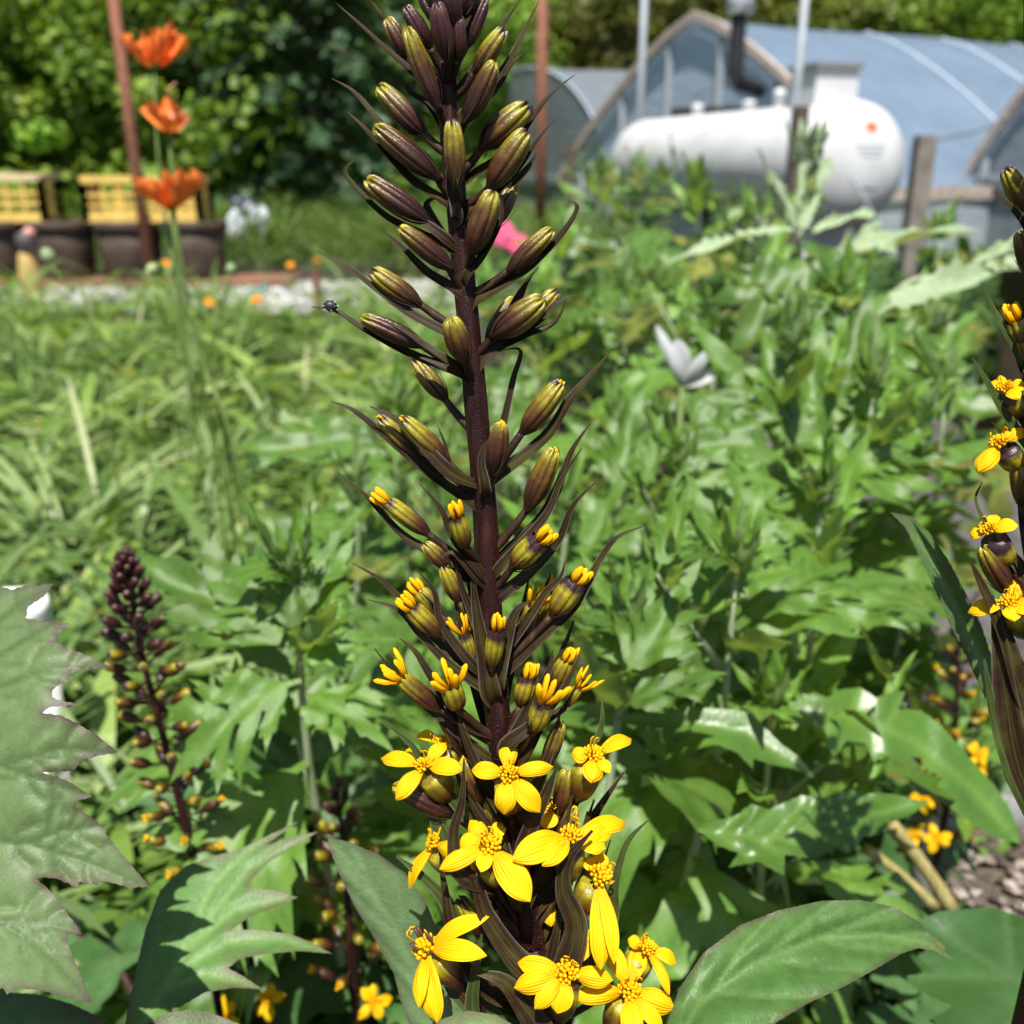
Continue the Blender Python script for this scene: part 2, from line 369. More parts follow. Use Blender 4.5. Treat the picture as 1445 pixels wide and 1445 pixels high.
def deciduous(seed, H, Rr, n, mat, base=.25, size=.13):
    g = np.random.default_rng(seed); rn = random.Random(seed)
    nc = 150
    zc = base + (H - base) * g.random(nc) ** 1.5
    prof = Rr * np.sqrt(np.clip(1 - ((zc - H * .36) / (H * .66)) ** 2, .05, 1))
    ang = g.random(nc) * 6.283; rr = prof * (.45 + .6 * g.random(nc) ** .6)
    cc = np.stack([rr * np.cos(ang), rr * np.sin(ang), zc], 1); cs = .26 + .36 * g.random(nc); cv = g.random(nc)
    idx = g.integers(0, nc, n)
    off = g.normal(size=(n, 3)); off = unit(off) * (g.random((n, 1)) ** .4) * cs[idx][:, None] * [1.15, 1.15, .72]
    c = cc[idx] + off; c[:, 2] = np.maximum(c[:, 2], .05)
    nrm = unit(unit(off) + g.normal(size=(n, 3)) * .55 + [0, 0, .5])
    t = unit(np.cross(nrm, g.normal(size=(n, 3)))); b = np.cross(nrm, t)
    ln = size * (.6 + .8 * g.random(n))
    v, r = quads(c, t, b, ln, ln * .62, np.clip(cv[idx] * .6 + g.random(n) * .45 - .03, 0, 1))
    crown = mass_mesh('crown', v, r, mat)
    tb = MB(); top = H * .8
    tp = [Vector((rn.uniform(-.12, .12) * k, rn.uniform(-.12, .12) * k, top * k / 6 - .05)) for k in range(7)]
    tb.tube(cr(tp, 3), [lerp(H * .018, .02, i / 18) for i in range(19)], 8)
    for k in range(26):
        q = cc[rn.randrange(nc)]; s = tp[max(1, min(5, int(q[2] / top * 5)))]
        e = Vector(q); mid = s.lerp(e, .5) + Vector((0, 0, .25))
        tb.tube(cr([s, mid, e], 3), [lerp(.045, .01, i / 6) for i in range(7)], 5)
    return crown, tb.mesh('trunk', M_BARK)
def conifer(seed, H, Rr, n):
    g = np.random.default_rng(seed); tb = MB()
    tb.tube([Vector((0, 0, H * k / 8)) for k in range(9)], [lerp(.16, .01, k / 8) for k in range(9)], 8)
    nb = 210; per = n // nb; V = []; Rn = []
    for i in range(nb):
        z = .3 + (H - .5) * (i / nb); L = Rr * (1 - z / H) ** .8 * (.75 + .4 * g.random()); a = i * 2.4 + g.random() * .6
        d = np.array([math.cos(a), math.sin(a), 0]); s = np.array([-d[1], d[0], 0])
        e = Vector((0, 0, z)) + Vector(d) * L + Vector((0, 0, -.32 * L))
        tb.tube([(0, 0, z), Vector((0, 0, z)).lerp(e, .5) + Vector((0, 0, .06)), e], [.02, .014, .005], 4)
        u = g.random(per) ** .7; w = (g.random(per) - .5) * 2 * (.42 * L * (1.05 - u))
        c = np.outer(u * L, d) + np.outer(w, s); c[:, 2] += z - .32 * L * u ** 1.6 - .10 * np.abs(w) - .05 * g.random(per)
        t = unit(d * .6 + np.outer(np.sign(w), s) * .8 + [0, 0, -.35] + g.normal(size=(per, 3)) * .25)
        b = unit(np.cross(t, [0, 0, 1.0]) + g.normal(size=(per, 3)) * .3); ln = .13 + .12 * g.random(per)
        v, r = quads(c, t, b, ln, ln * .38, np.clip(g.random() * .5 + g.random(per) * .5, 0, 1)); V.append(v); Rn.append(r)
    return mass_mesh('crown', np.concatenate(V), np.concatenate(Rn), M_NEEDLE), tb.mesh('trunk', M_BARK)
TREES = {'a': deciduous(1, 7.5, 2.1, 24000, M_LEAFY), 'b': deciduous(2, 6.5, 1.8, 22000, M_LEAFY, .1, .12), 'c': deciduous(3, 9, 2.8, 22000, M_LEAFD, .2, .17),
         'd': conifer(4, 9, 2.0, 18900)}
def tree(kind, px, y, s, label, name='tree', rz=None):
    x = (px - HALF) / FPX * (y * math.cos(PITCH) + .5)
    zb = max(0, (y - 40) * .34) if y > 40 else 0
    r = thing(name, label, 'tree', (0, 0, 0), 'trees along the forest edge')
    obj('crown', TREES[kind][0], r); obj('trunk', TREES[kind][1], r)
    r.location = (x, y, zb - .05); r.scale = (s, s, s); r.rotation_euler = (0, 0, random.uniform(0, 6.28) if rz is None else rz)
    return r
tree('a', -60, 13.0, 1.0, 'bright green broadleaf tree at the far left edge, behind the left crate', 'broadleaf_tree')
tree('b', 75, 13.6, 1.05, 'leafy green tree behind the gap between the two yellow crates', 'broadleaf_tree')
tree('a', 205, 14.6, 1.0, 'green broadleaf tree behind the topmost orange poppies', 'broadleaf_tree')
tree('b', 330, 13.4, 1.1, 'light green bushy tree right of the orange poppies', 'broadleaf_tree')
tree('d', 450, 12.6, .95, 'dark green conifer with drooping boughs left of the main flower spike', 'conifer_tree')
tree('d', 395, 16.8, 1.15, 'dark conifer standing behind the light green bushy tree', 'conifer_tree')
tree('a', 130, 17.5, 1.3, 'taller dark broadleaf tree behind the rusty stake at left', 'broadleaf_tree')
tree('a', -190, 16.5, 1.3, 'tall broadleaf tree just past the left picture edge', 'broadleaf_tree')
tree('b', 590, 21.0, 1.4, 'green tree directly behind the top of the main flower spike', 'broadleaf_tree')
tree('c', 700, 27, 1.2, 'olive tree above the grey tunnel, left of the second rusty stake', 'broadleaf_tree')
tree('c', 860, 26, 1.15, 'olive green tree above the grey tunnel, left of the greenhouse peak', 'broadleaf_tree')
tree('c', 1010, 30, 1.25, 'olive tree rising behind the greenhouse peak', 'broadleaf_tree')
tree('b', 1120, 33, 1.7, 'green tree behind the greenhouse ridge beside the tall metal pole', 'broadleaf_tree')
tree('c', 1230, 31, 1.2, 'olive tree behind the middle of the greenhouse roof', 'broadleaf_tree')
tree('b', 1340, 29, 1.5, 'yellowish green tree behind the right part of the greenhouse roof', 'broadleaf_tree')
tree('c', 1450, 31, 1.25, 'olive tree at the right picture edge above the greenhouse roof', 'broadleaf_tree')
tree('c', 1580, 28, 1.3, 'olive tree just past the right picture edge', 'broadleaf_tree')
REAR = ['rear forest tree beyond the left picture edge', 'rear forest tree above the left crate', 'rear forest tree above the topmost poppy', 'rear forest tree behind the dark conifers', 'rear forest tree just left of the main spike tip',
        'rear forest tree just right of the second rusty stake', 'rear forest tree above the left slope of the greenhouse gable', 'rear forest tree above the stove pipe cap', 'rear forest tree right of the tall metal pole',
        'rear forest tree above the greenhouse roof middle', 'rear forest tree above the greenhouse roof near the right edge', 'rear forest tree beyond the right picture edge']
for k, (px, y, sz_) in enumerate([(-120, 24, 1.6), (60, 26, 1.7), (240, 25, 1.6), (420, 27, 1.8), (560, 30, 1.6), (790, 36, 1.7), (930, 38, 1.8), (1080, 39, 1.8), (1180, 38, 1.7), (1300, 38, 1.8), (1400, 40, 1.8), (1530, 38, 1.8)]):
    tree('cacad'[k % 5] if k < 5 else 'ccacca'[k % 6], px, y, sz_, REAR[k], 'forest_tree')

# ------------------------------------------------------------------ greenhouses
def plastic(name, c, rough=.3, trans=.35, clear=.22):
    m, n, l, bs, out = newmat(name)
    tc = n.new('ShaderNodeTexCoord').outputs['Object']
    f = nz(n, l, 1.6, 5, tc)
    k = ramp(n, l, f, [(.3, tuple(x * .85 for x in c)), (.7, tuple(min(1, x * 1.12) for x in c))])
    l.new(k, bs.inputs['Base Color']); bs.inputs['Roughness'].default_value = rough; bs.inputs['Specular IOR Level'].default_value = .6
    mp = n.new('ShaderNodeMapping'); l.new(tc, mp.inputs[0]); mp.inputs['Scale'].default_value = (1, 1, 3)
    bump(n, l, bs, nz(n, l, 3.5, 5, mp.outputs[0]), .35, .05)
    tr = n.new('ShaderNodeBsdfTranslucent'); l.new(k, tr.inputs[0])
    mx = n.new('ShaderNodeMixShader'); mx.inputs[0].default_value = trans
    l.new(bs.outputs[0], mx.inputs[1]); l.new(tr.outputs[0], mx.inputs[2])
    tp = n.new('ShaderNodeBsdfTransparent'); m2 = n.new('ShaderNodeMixShader'); m2.inputs[0].default_value = clear
    l.new(mx.outputs[0], m2.inputs[1]); l.new(tp.outputs[0], m2.inputs[2]); l.new(m2.outputs[0], out.inputs[0]); return m
M_POLY = plastic('greenhouse_film', (.26, .35, .48)); M_POLYE = plastic('end_film', (.46, .56, .68), .4); M_POLYW = plastic('white_film', (.55, .60, .68), .4); M_POLYG = plastic('grey_film', (.24, .275, .32), .6)
M_TRIM = plain('weathered_wood', (.40, .33, .29), .8, scale=14, var=.3); M_GALV = plain('galvanised', (.30, .33, .36), .6, .15, 20, .2)
M_RIB = plain('white_pipe', (.5, .58, .68), .45)
def greenhouse(label, apex, axis, W, H, zb, length, hoops, end=True, film=None, studs=6, plain_end=False):
    """apex: ground point under the near gable's peak; axis: direction away along the ridge"""
    ax = Vector((axis[0], axis[1], 0)).normalized(); ac = Vector((ax.y, -ax.x, 0))      # ac: towards the near foot
    A = Vector((apex[0], apex[1], 0)); film = film or M_POLY
    r = thing('greenhouse', label, 'greenhouse', A)
    NP = 24
    def prof(u, k=0.0):                                   # u -1..1 across -> point on the gothic arch
        z = zb + (H - zb) * (1 - abs(u) ** (2.1 if plain_end else 1.28)) ** (.62 if plain_end else .90) if abs(u) < 1 else zb
        return ac * (u * (W + k)) + Z * (z + k)
    us = [-math.cos(math.pi * i / NP) for i in range(NP + 1)]
    mb = MB()
    nl = 14
    for j in range(nl + 1):
        s = length * j / nl
        sag = -.025 * (1 if j % 2 else 0)
        for u in us: mb.v.append(A + ax * s + prof(u, sag)); mb.uv.append((u, s))
    for j in range(nl):
        for i in range(NP): b = j * (NP + 1) + i; mb.f.append((b, b + 1, b + NP + 2, b + NP + 1))
    mb.build('roof_cover', film, r)
    for k in range(hoops):
        s = length * (k + .9) / hoops if k else 0.02
        h = MB(); h.tube([A + ax * s + prof(u, -.002) for u in us], .013, 6); h.build('hoop', M_RIB, r)
    if end:
        e = MB(); e.v = [A + ax * .03 + prof(u, -.03) for u in us] + [A + ax * .03 + ac * (u * W) + Z * .02 for u in (1, -1)]
        e.f = [tuple(range(len(e.v)))]; e.build('end_wall', M_POLYE if film is M_POLY else film, r, False)
        t = MB()
        for i in range(0 if plain_end else NP):
            t.bar(A - ax * .05 + prof(us[i], .03), A - ax * .05 + prof(us[i + 1], .03), .06, .08)
        if not plain_end: t.build('end_arch', M_TRIM, r, False)
        for k in range(0 if plain_end else studs):
            u = lerp(-.82, .82, k / (studs - 1)); z = prof(u).z
            q = MB(); q.bar(A - ax * .02 + ac * (u * W) + Z * .02, A - ax * .02 + ac * (u * W) + Z * (z - .05), .07, .05); q.build('stud', M_GALV, r, False)
        q = MB(); q.bar(A - ax * .03 + ac * (-W * .94) + Z * (zb + .25), A - ax * .03 + ac * (W * .94) + Z * (zb + .25), .05); q.build('cross_rail', M_GALV, r, False)
    for sgn in (1, -1):
        q = MB(); q.bar(A + ac * (sgn * (W + .05)) + Z * zb, A + ac * (sgn * (W + .05)) + ax * length + Z * zb, .05, .12); q.build('baseboard', M_TRIM, r, False)
        q = MB(); n = 24
        for j in range(n + 1):
            for z in (0.0, zb - .05): mb_p = A + ac * (sgn * (W + .03 + .03 * math.sin(j * 1.9))) + ax * (length * j / n) + Z * z; q.v.append(mb_p); q.uv.append((j / n, z))
        for j in range(n): q.f.append((2 * j, 2 * j + 2, 2 * j + 3, 2 * j + 1))
        q.build('side_skirt', M_POLYW, r)
    return r, A, ax, ac, prof
apx = PY(985, 22, 12.0)
gh, GA, gax, gac, gprof = greenhouse('large blue-grey plastic greenhouse behind the white tank', (apx.x, apx.y), (5.45, 2.9), 2.8, apx.z - .03, .56, 24, 18)
p2 = PY(735, 95, 18.5)
greenhouse('grey domed plastic tunnel behind the main spike, left of the greenhouse', (p2.x, p2.y), (4.5, 2.2), 3.1, p2.z, .35, 12, 6, True, M_POLYG, 5, True)
p3 = PY(1600, 40, 9.2)
greenhouse('plastic greenhouse with slanting wooden arch cut by the right edge', (p3.x, p3.y), (5.45, 2.9), 1.5, 2.3, .45, 6, 4, True, M_POLYG, 5)

# stove pipe on the gable
M_BLACK = plain('black_metal', (.03, .028, .03), .45, .3); M_BLUE = plain('blue_cap', (.08, .2, .5), .4)
def stove():
    b = PY(1037, 112, 10.4); t = PY(1040, 20, 10.4); t.x = b.x; t.y = b.y
    e = PY(1072, 128, 10.9)
    r = thing('stove_pipe', 'black stove pipe with elbow rising before the greenhouse gable', 'pipe', b)
    mb = MB(); mb.tube(cr([t, t.lerp(b, .6), b + Z * .08, b + Vector((.05, .05, -.02)), b.lerp(e, .6), e], 5), .075, 14); mb.build('pipe', M_BLACK, r)
    c = MB(); c.lathe([(.09, 0), (.13, .02), (.13, .14), (.10, .2), (.02, .23)], 16, Matrix.Translation(t)); c.build('cap', plain('cap_metal', (.55, .57, .6), .35, .6), r)
    k = MB(); k.box(t + Vector((-.06, 0, .26)), (.22, .16, .07)); k.build('blue_wrap', M_BLUE, r)
stove()
def heater():
    a = PY(955, 165, 11.0); b = PY(1060, 150, 10.6)
    r = thing('heater_unit', 'dark metal unit lying behind the white tank beside the pipe', 'heater', (a.x, a.y, 0))
    mb = MB(); mb.bar(Vector((a.x, a.y, a.z)), Vector((b.x, b.y, a.z)), .32, .16); mb.build('housing', M_BLACK, r, False)
    q = MB(); q.bar(Vector((a.x - .2, a.y - .1, a.z - .14)), Vector((b.x + .1, b.y - .1, a.z - .14)), .06); q.build('shelf_rail', M_GALV, r, False)
    for p in (a, b):
        g = MB(); g.bar(Vector((p.x, p.y, 0)), Vector((p.x, p.y, a.z - .1)), .06); g.build('leg', M_BLACK, r, False)
heater()

# ------------------------------------------------------------------ propane tank
def tank():
    n0 = PY(1196, 234, 7.5); f0 = PY(918, 226, 11.0); f0.z = n0.z
    ax = (f0 - n0).normalized(); L = (f0 - n0).length; rr = .435
    M_W = plain('white_paint', (.58, .59, .60), .4, 0, 3.5, .12)
    r = thing('propane_tank', 'large white horizontal gas tank standing before the greenhouse', 'tank', (n0.x, n0.y, 0))
    MX = Matrix.Translation(n0) @ ax.to_track_quat('Z', 'Y').to_matrix().to_4x4()
    pr = []
    for i in range(9): a = math.pi / 2 * i / 8; pr.append((max(.004, rr * math.sin(a)), -.24 * math.cos(a)))
    pr += [(rr, L * k / 6) for k in range(1, 6)]
    for i in range(9): a = math.pi / 2 * (1 - i / 8); pr.append((max(.004, rr * math.sin(a)), L + .24 * math.cos(a)))
    mb = MB(); mb.lathe(pr, 48, MX); mb.build('shell', M_W, r)
    for s in (.02, L - .02):
        w = MB(); w.lathe([(rr + .001, s - .012), (rr + .005, s - .006), (rr + .005, s + .006), (rr + .001, s + .012)], 48, MX, cap=False); w.build('weld_seam', M_W, r)
    sx = MX.to_3x3() @ Vector((1, 0, 0)); sx = Vector((ax.y, -ax.x, 0))
    for s in (.42, L - .5):
        c = n0 + ax * s
        b = MB(); b.box((c.x, c.y, (n0.z - rr * .55) / 2), (.62, .10, n0.z - rr * .55), Matrix.Rotation(math.atan2(sx.y, sx.x), 3, 'Z')); b.build('saddle', M_W, r, False)
        b = MB(); b.box((c.x, c.y, .06), (.9, .4, .12), Matrix.Rotation(math.atan2(sx.y, sx.x), 3, 'Z')); b.build('concrete_pad', plain('concrete', (.42, .38, .33), .9), r, False)
    # hood and fittings on top
    for s, w, h, nm in ((2.55, .045, .11, 'fitting'), (1.55, .05, .09, 'fitting'), (1.05, .04, .15, 'fitting')):
        c = n0 + ax * s + Z * (rr - .01)
        f = MB(); f.lathe([(w, 0), (w, h * .55), (w * 1.3, h * .6), (w * 1.2, h * .85), (w * .4, h)], 14, Matrix.Translation(c)); f.build(nm, M_W, r)
    c = n0 + ax * .42 + Z * (rr - .06)
    rot = Matrix.Rotation(math.atan2(sx.y, sx.x), 3, 'Z')
    hb = MB(); hb.box(c + Z * .13, (.34, .36, .30), rot); o = hb.build('valve_hood', M_W, r, False)
    l_ = MB(); l_.box(c + Z * .30, (.38, .42, .03), rot); l_.build('lid', plain('hood_lid', (.2, .19, .18), .6), o, False)
    # stickers and lines of small print on the domed near end
    def on_dome(u, v): 
        q = math.sqrt(max(.02, 1 - (u * u + v * v) / (rr * rr))); return n0 + sx * u + Z * v - ax * (.24 * q + .004)
    def patch(name, u0, u1, v0, v1, mat):
        p = MB(); n = 5
        for j in range(n + 1):
            for i in range(n + 1): p.v.append(on_dome(lerp(u0, u1, i / n), lerp(v0, v1, j / n))); p.uv.append((i / n, j / n))
        for j in range(n):
            for i in range(n): b = j * (n + 1) + i; p.f.append((b, b + 1, b + n + 2, b + n + 1))
        p.build(name, mat, r)
    mo = plain('orange_label', (.72, .13, .03), .5, var=.05); mg = plain('grey_print', (.5, .52, .54), .5, var=.05)
    patch('warning_label', -.01, .075, .225, .285, mo)
    for k, (w0, w1) in enumerate(((-.10, .15), (-.08, .13), (-.06, .11))): patch('printed_line', w0, w1, .135 - k * .035, .150 - k * .035, mg)
    patch('data_plate', -.06, .10, -.14, -.03, plain('pale_plate', (.62, .66, .68), .4, var=.05))
    g = MB(); a = on_dome(-.16, -.05); b = on_dome(.12, -.36) - ax * .1
    g.tube([a - ax * .06, b - ax * .02, b - Z * .3], .012, 6); g.build('gas_line', M_GALV, r)
    for s in (-1, 1):
        q = MB(); cpt = n0 + ax * .08 + sx * (s * .26)
        q.bar(Vector((cpt.x, cpt.y, 0.1)), Vector((cpt.x, cpt.y, n0.z - .25)) - sx * (s * .05), .10, .07); q.build('leg', M_W, r, False)
tank()

# ------------------------------------------------------------------ posts, stakes, poles, wire
M_RUST = plain('rusty_steel', (.22, .085, .05), .8, .2, 25, .35); M_POST = plain('brown_post', (.085, .058, .045), .85, 0, 12, .35); M_POSTG = plain('grey_post', (.20, .175, .15), .85, 0, 12, .3)
def post(name, px0, py0, y, w, label, mat, round_=False, px1=None, lean=0.0, cat='post', h=None):
    t = PY(px0, py0, y)
    b = Vector((t.x + lean, t.y, -.02)); mb = MB()
    if round_: mb.tube([b, b.lerp(t, .5), t], w / 2, 10)
    else:
        mb.bar(b, t, w); mb.box(t + Z * .004, (w * .86, w * .86, .012))
    tag(mb.build(name, mat, None, round_), label, cat)
    return t
post('steel_stake', 152, -60, 7.05, .072, 'rusty brown steel stake beside the orange poppies', M_RUST, True, lean=.03, cat='stake')
post('steel_stake', 766, -60, 9.5, .095, 'rusty brown stake just right of the main flower spike', M_RUST, True, cat='stake')
tpost = post('fence_post', 1131, 152, 6.6, .085, 'dark brown wooden post standing before the tank, metal pole above it', M_POST)
post('fence_post', 1306, 194, 5.2, .088, 'grey square wooden post right of the tank', M_POSTG)
post('fence_post', 1002, 216, 9.0, .085, 'short brown post before the left half of the tank', M_POST)
post('fence_post', 893, 230, 11.5, .085, 'short brown post before the far rounded end of the tank', M_POST)
post('fence_post', 805, 205, 13.0, .10, 'brown post beside the left foot of the greenhouse', M_POST)
post('metal_pole', 1142, -70, 6.75, .052, 'pale galvanised pole rising above the dark brown post', M_GALV, True, cat='pole')
post('metal_pole', 912, -70, 11.6, .075, 'pale grey pole before the greenhouse gable left of its peak', M_GALV, True, cat='pole')
post('garden_stake', 446, 380, 5.2, .03, 'thin rusty stake standing in the bed beside the gravel', M_RUST, False, cat='stake')
mb = MB(); a = PY(1316, 200, 5.2); b = PY(1450, 150, 8.0); c = (a + b) / 2 - Z * .04
mb.tube(cr([a, c, b], 6), .006, 6); tag(mb.build('fence_wire', plain('wire', (.2, .2, .2), .5, .6)), 'thin dark wire running right from the grey wooden post', 'wire')

# ------------------------------------------------------------------ big pots, board and crates at left
M_POT = plain('brown_pot', (.065, .046, .034), .6, 0, 9, .4, spec=.25); M_CRATE = plain('yellow_plastic', (.68, .47, .12), .55, 0, 12, .2); M_BOARD = plain('red_board', (.20, .085, .055), .85, 0, 10, .35)
YP = 7.25; zt = PY(0, 386, YP).z
mb = MB(); mb.box((-3.7, YP, zt - .045), (4.1 * 1.05, .5, .04)); tag(mb.build('wood_board', M_BOARD, None, False), 'long reddish wooden board carrying the big dark pots', 'board')
potl = ['dark brown pot cut by the left picture edge', 'dark brown pot under the gap between the yellow crates', 'wide dark brown pot under the right yellow crate', 'dark brown pot right of the poppies, last of its row']
for k, (x0, x1, lb) in enumerate([(-62, 44, potl[0]), (46, 136, potl[1]), (138, 232, potl[2]), (236, 322, potl[3])]):
    cx = PY((x0 + x1) / 2, 350, YP).x; w = (x1 - x0) / FPX * YP / 2 * .99; h = PY(0, 309, YP).z - zt + .01
    r = thing('plant_pot', lb, 'pot', (cx, YP, zt - .017), 'row of big dark pots')
    T = Matrix.Translation((cx, YP, zt - .017))
    mb = MB(); mb.lathe([(w * .78, 0), (w * .80, .01), (w * .86, h * .45), (w * .93, h * .84), (w * .9, h * .84), (w * .84, h * .6), (w * .74, .04)], 32, T); mb.build('body', M_POT, r)
    mb = MB(); mb.lathe([(w * .93, h * .83), (w, h * .845), (w * 1.0, h * .985), (w * .95, h), (w * .90, h * .98), (w * .90, h * .84)], 32, T, cap=False); mb.build('rim', M_POT, r)
    mb = MB(); mb.lathe([(w * .872, h * .7), (.01, h * .72)], 24, T); mb.build('soil', plain('pot_soil', (.04, .03, .02), .95), r)
ztop = PY(0, 309, YP).z
def crate(label, x0, x1, ytop, dy):
    a = PY(x0, 300, YP).x; b = PY(x1, 300, YP).x; h = PY(0, ytop, YP).z - ztop; c = (a + b) / 2; w = (b - a) / 2; dp = .13
    r = thing('plastic_crate', label, 'crate', (c, YP, ztop), 'yellow crates on the pots')
    z0 = ztop - .004; 
    for nm, p, q in (('side_panel', (-w, -dp), (w, -dp)), ('side_panel', (-w, dp), (w, dp)), ('end_panel', (-w, -dp), (-w, dp)), ('end_panel', (w, -dp), (w, dp))):
        mb = MB(); A = Vector((c + p[0], YP + p[1], z0)); B = Vector((c + q[0], YP + q[1], z0)); n = 6 if nm[0] == 's' else 3
        taper = .96
        for k in range(n + 1):
            e = A.lerp(B, k / n); t = .05 if k in (0, n) else .018
            mb.bar(e, e + Z * h, t, .02)
        for zz, t in ((.015, .05), (h * .38, .018), (h * .62, .018)): mb.bar(A + Z * zz, B + Z * zz, .016, t)
        if dy: mb.bar(A + Z * h * .14, B + Z * h * .14, .013, h * .16)
        mb.build(nm, M_CRATE, r, False)
    mb = MB()
    for p, q in (((-w, -dp), (w, -dp)), ((-w, dp), (w, dp)), ((-w, -dp), (-w, dp)), ((w, -dp), (w, dp))):
        mb.bar((c + p[0], YP + p[1], z0 + h), (c + q[0], YP + q[1], z0 + h), .045, .045)
    mb.build('top_rim', plain('pale_rim', (.62, .50, .28), .5) if not dy else M_CRATE, r, False)
    mb = MB(); mb.box((c, YP, z0 + .012), (2 * w - .03, 2 * dp - .03, .012)); mb.build('floor_panel', M_CRATE, r, False)
crate('yellow lattice crate with pale rim, cut by the left edge', -70, 74, 249, False)
crate('yellow plastic crate behind the lowest poppy, right of the other crate', 132, 290, 252, True)
def clutter():
    def lump(name, px, py, y, r3, mat, label, cat, seed):
        g = random.Random(seed); c = PY(px, py, y); mb = MB(); nu, nv = 18, 12
        for j in range(nv + 1):
            for i in range(nu):
                t = math.pi * j / nv; p = 2 * math.pi * i / nu
                k = 1 + .18 * math.sin(3 * p + seed) * math.sin(t) + .12 * math.sin(5 * t + p * 2 + seed)
                mb.v.append(c + Vector((r3[0] * k * math.sin(t) * math.cos(p), r3[1] * k * math.sin(t) * math.sin(p), r3[2] * k * math.cos(t)))); mb.uv.append((0, 0))
        for j in range(nv):
            for i in range(nu): mb.f.append((j * nu + i, j * nu + (i + 1) % nu, (j + 1) * nu + (i + 1) % nu, (j + 1) * nu + i))
        tag(mb.build(name, mat), label, cat)
    mw = plain('white_sack', (.5, .53, .57), .6, 0, 5, .2)
    zg = PY(330, 345, 9.2)
    lump('white_sack', 333, 325, 8.6, (.07, .12, .16), mw, 'white sack standing right of the last dark pot', 'sack', 1)
    lump('white_sack', 368, 312, 9.0, (.09, .11, .12), mw, 'smaller white sack farthest right behind the pots', 'sack', 4)
    lump('dark_bin_bag', 343, 298, 9.6, (.13, .12, .14), plain('dark_bag', (.03, .035, .05), .4), 'dark bag lying above the white sacks', 'bag', 2)
    r = thing('garden_ornament', 'small upright yellowish ornament standing before the pots at left', 'ornament', PY(42, 392, 6.7))
    b = PY(42, 392, 6.7); b.z = zt - .4 if zt > .5 else .012
    t = PY(42, 322, 6.7); H = t.z - b.z
    mb = MB(); mb.lathe([(.055, 0), (.07, .03), (.06, H * .45), (.05, H * .6), (.03, H * .68)], 16, Matrix.Translation(b)); mb.build('body', plain('ochre_paint', (.5, .33, .1), .6), r)
    mb = MB(); mb.lathe([(.03, H * .66), (.06, H * .7), (.075, H * .82), (.06, H * .92), (.01, H * .97)], 16, Matrix.Translation(b + Vector((.02, 0, 0)))); mb.build('head', plain('dark_paint', (.06, .05, .05), .6), r)
    mb = MB(); mb.lathe([(.035, H * .9), (.04, H * .96), (.01, H * 1.02)], 12, Matrix.Translation(b + Vector((.05, -.02, 0)))); mb.build('cap', plain('pink_paint', (.6, .3, .25), .6), r)
    mb = MB(); pts = []
    for k in range(14): q = PY(lerp(392, 345, k / 13), lerp(362, 402, k / 13), lerp(7.4, 6.3, k / 13)); q.z = .03 + .012 * math.sin(k * 1.3); pts.append(q)
    mb.tube(cr(pts, 2), .016, 8); tag(mb.build('garden_hose', plain('teal_hose', (.06, .34, .27), .5)), 'teal hose lying across the gravel strip', 'hose')
clutter()
# gravel stones
def pebbles(name, n, place, size, mat):
    b = np.array([[1, 0, 0], [-1, 0, 0], [0, 1, 0], [0, -1, 0], [0, 0, 1], [0, 0, -1]], float)
    tri = np.array([[0, 2, 4], [2, 1, 4], [1, 3, 4], [3, 0, 4], [2, 0, 5], [1, 2, 5], [3, 1, 5], [0, 3, 5]])
    c = place(n); s = size * (.5 + rng.random((n, 3)))
    v = b[tri.ravel()][None] * s[:, None]; a = rng.random(n) * 6.28; ca, sa = np.cos(a)[:, None], np.sin(a)[:, None]
    x = v[..., 0] * ca - v[..., 1] * sa; y = v[..., 0] * sa + v[..., 1] * ca; v = np.stack([x, y, v[..., 2] * .7], -1) + c[:, None]
    me = mass_mesh(name, v.reshape(-1, 3), np.repeat(rng.random(n), 24), mat, 3)
    return tag(obj(name, me), None, None, None, 'stuff')
M_PEB = rndmat('pebble', [(0, (.12, .12, .13)), (.5, (.38, .37, .37)), (1, (.72, .70, .70))], .8, 0)
o = pebbles('gravel_stones', 5200, lambda n: np.stack([rng.uniform(-5, .7, n), rng.uniform(6.1, 7.4, n), np.full(n, .02)], 1), .018, M_PEB); tag(o, 'pale grey gravel stones in the strip before the pots', 'gravel')
M_CHIP = rndmat('bark_chip', [(0, (.05, .03, .02)), (.6, (.22, .16, .11)), (.85, (.5, .44, .36)), (1, (.75, .72, .66))], .85, 0)
o = pebbles('soil_chips', 7000, lambda n: np.stack([rng.uniform(-1.3, 1.6, n), rng.uniform(.15, 2.2, n), np.full(n, .006)], 1), .007, M_CHIP); tag(o, 'pale grit and bark chips on the dark soil', 'soil grit')

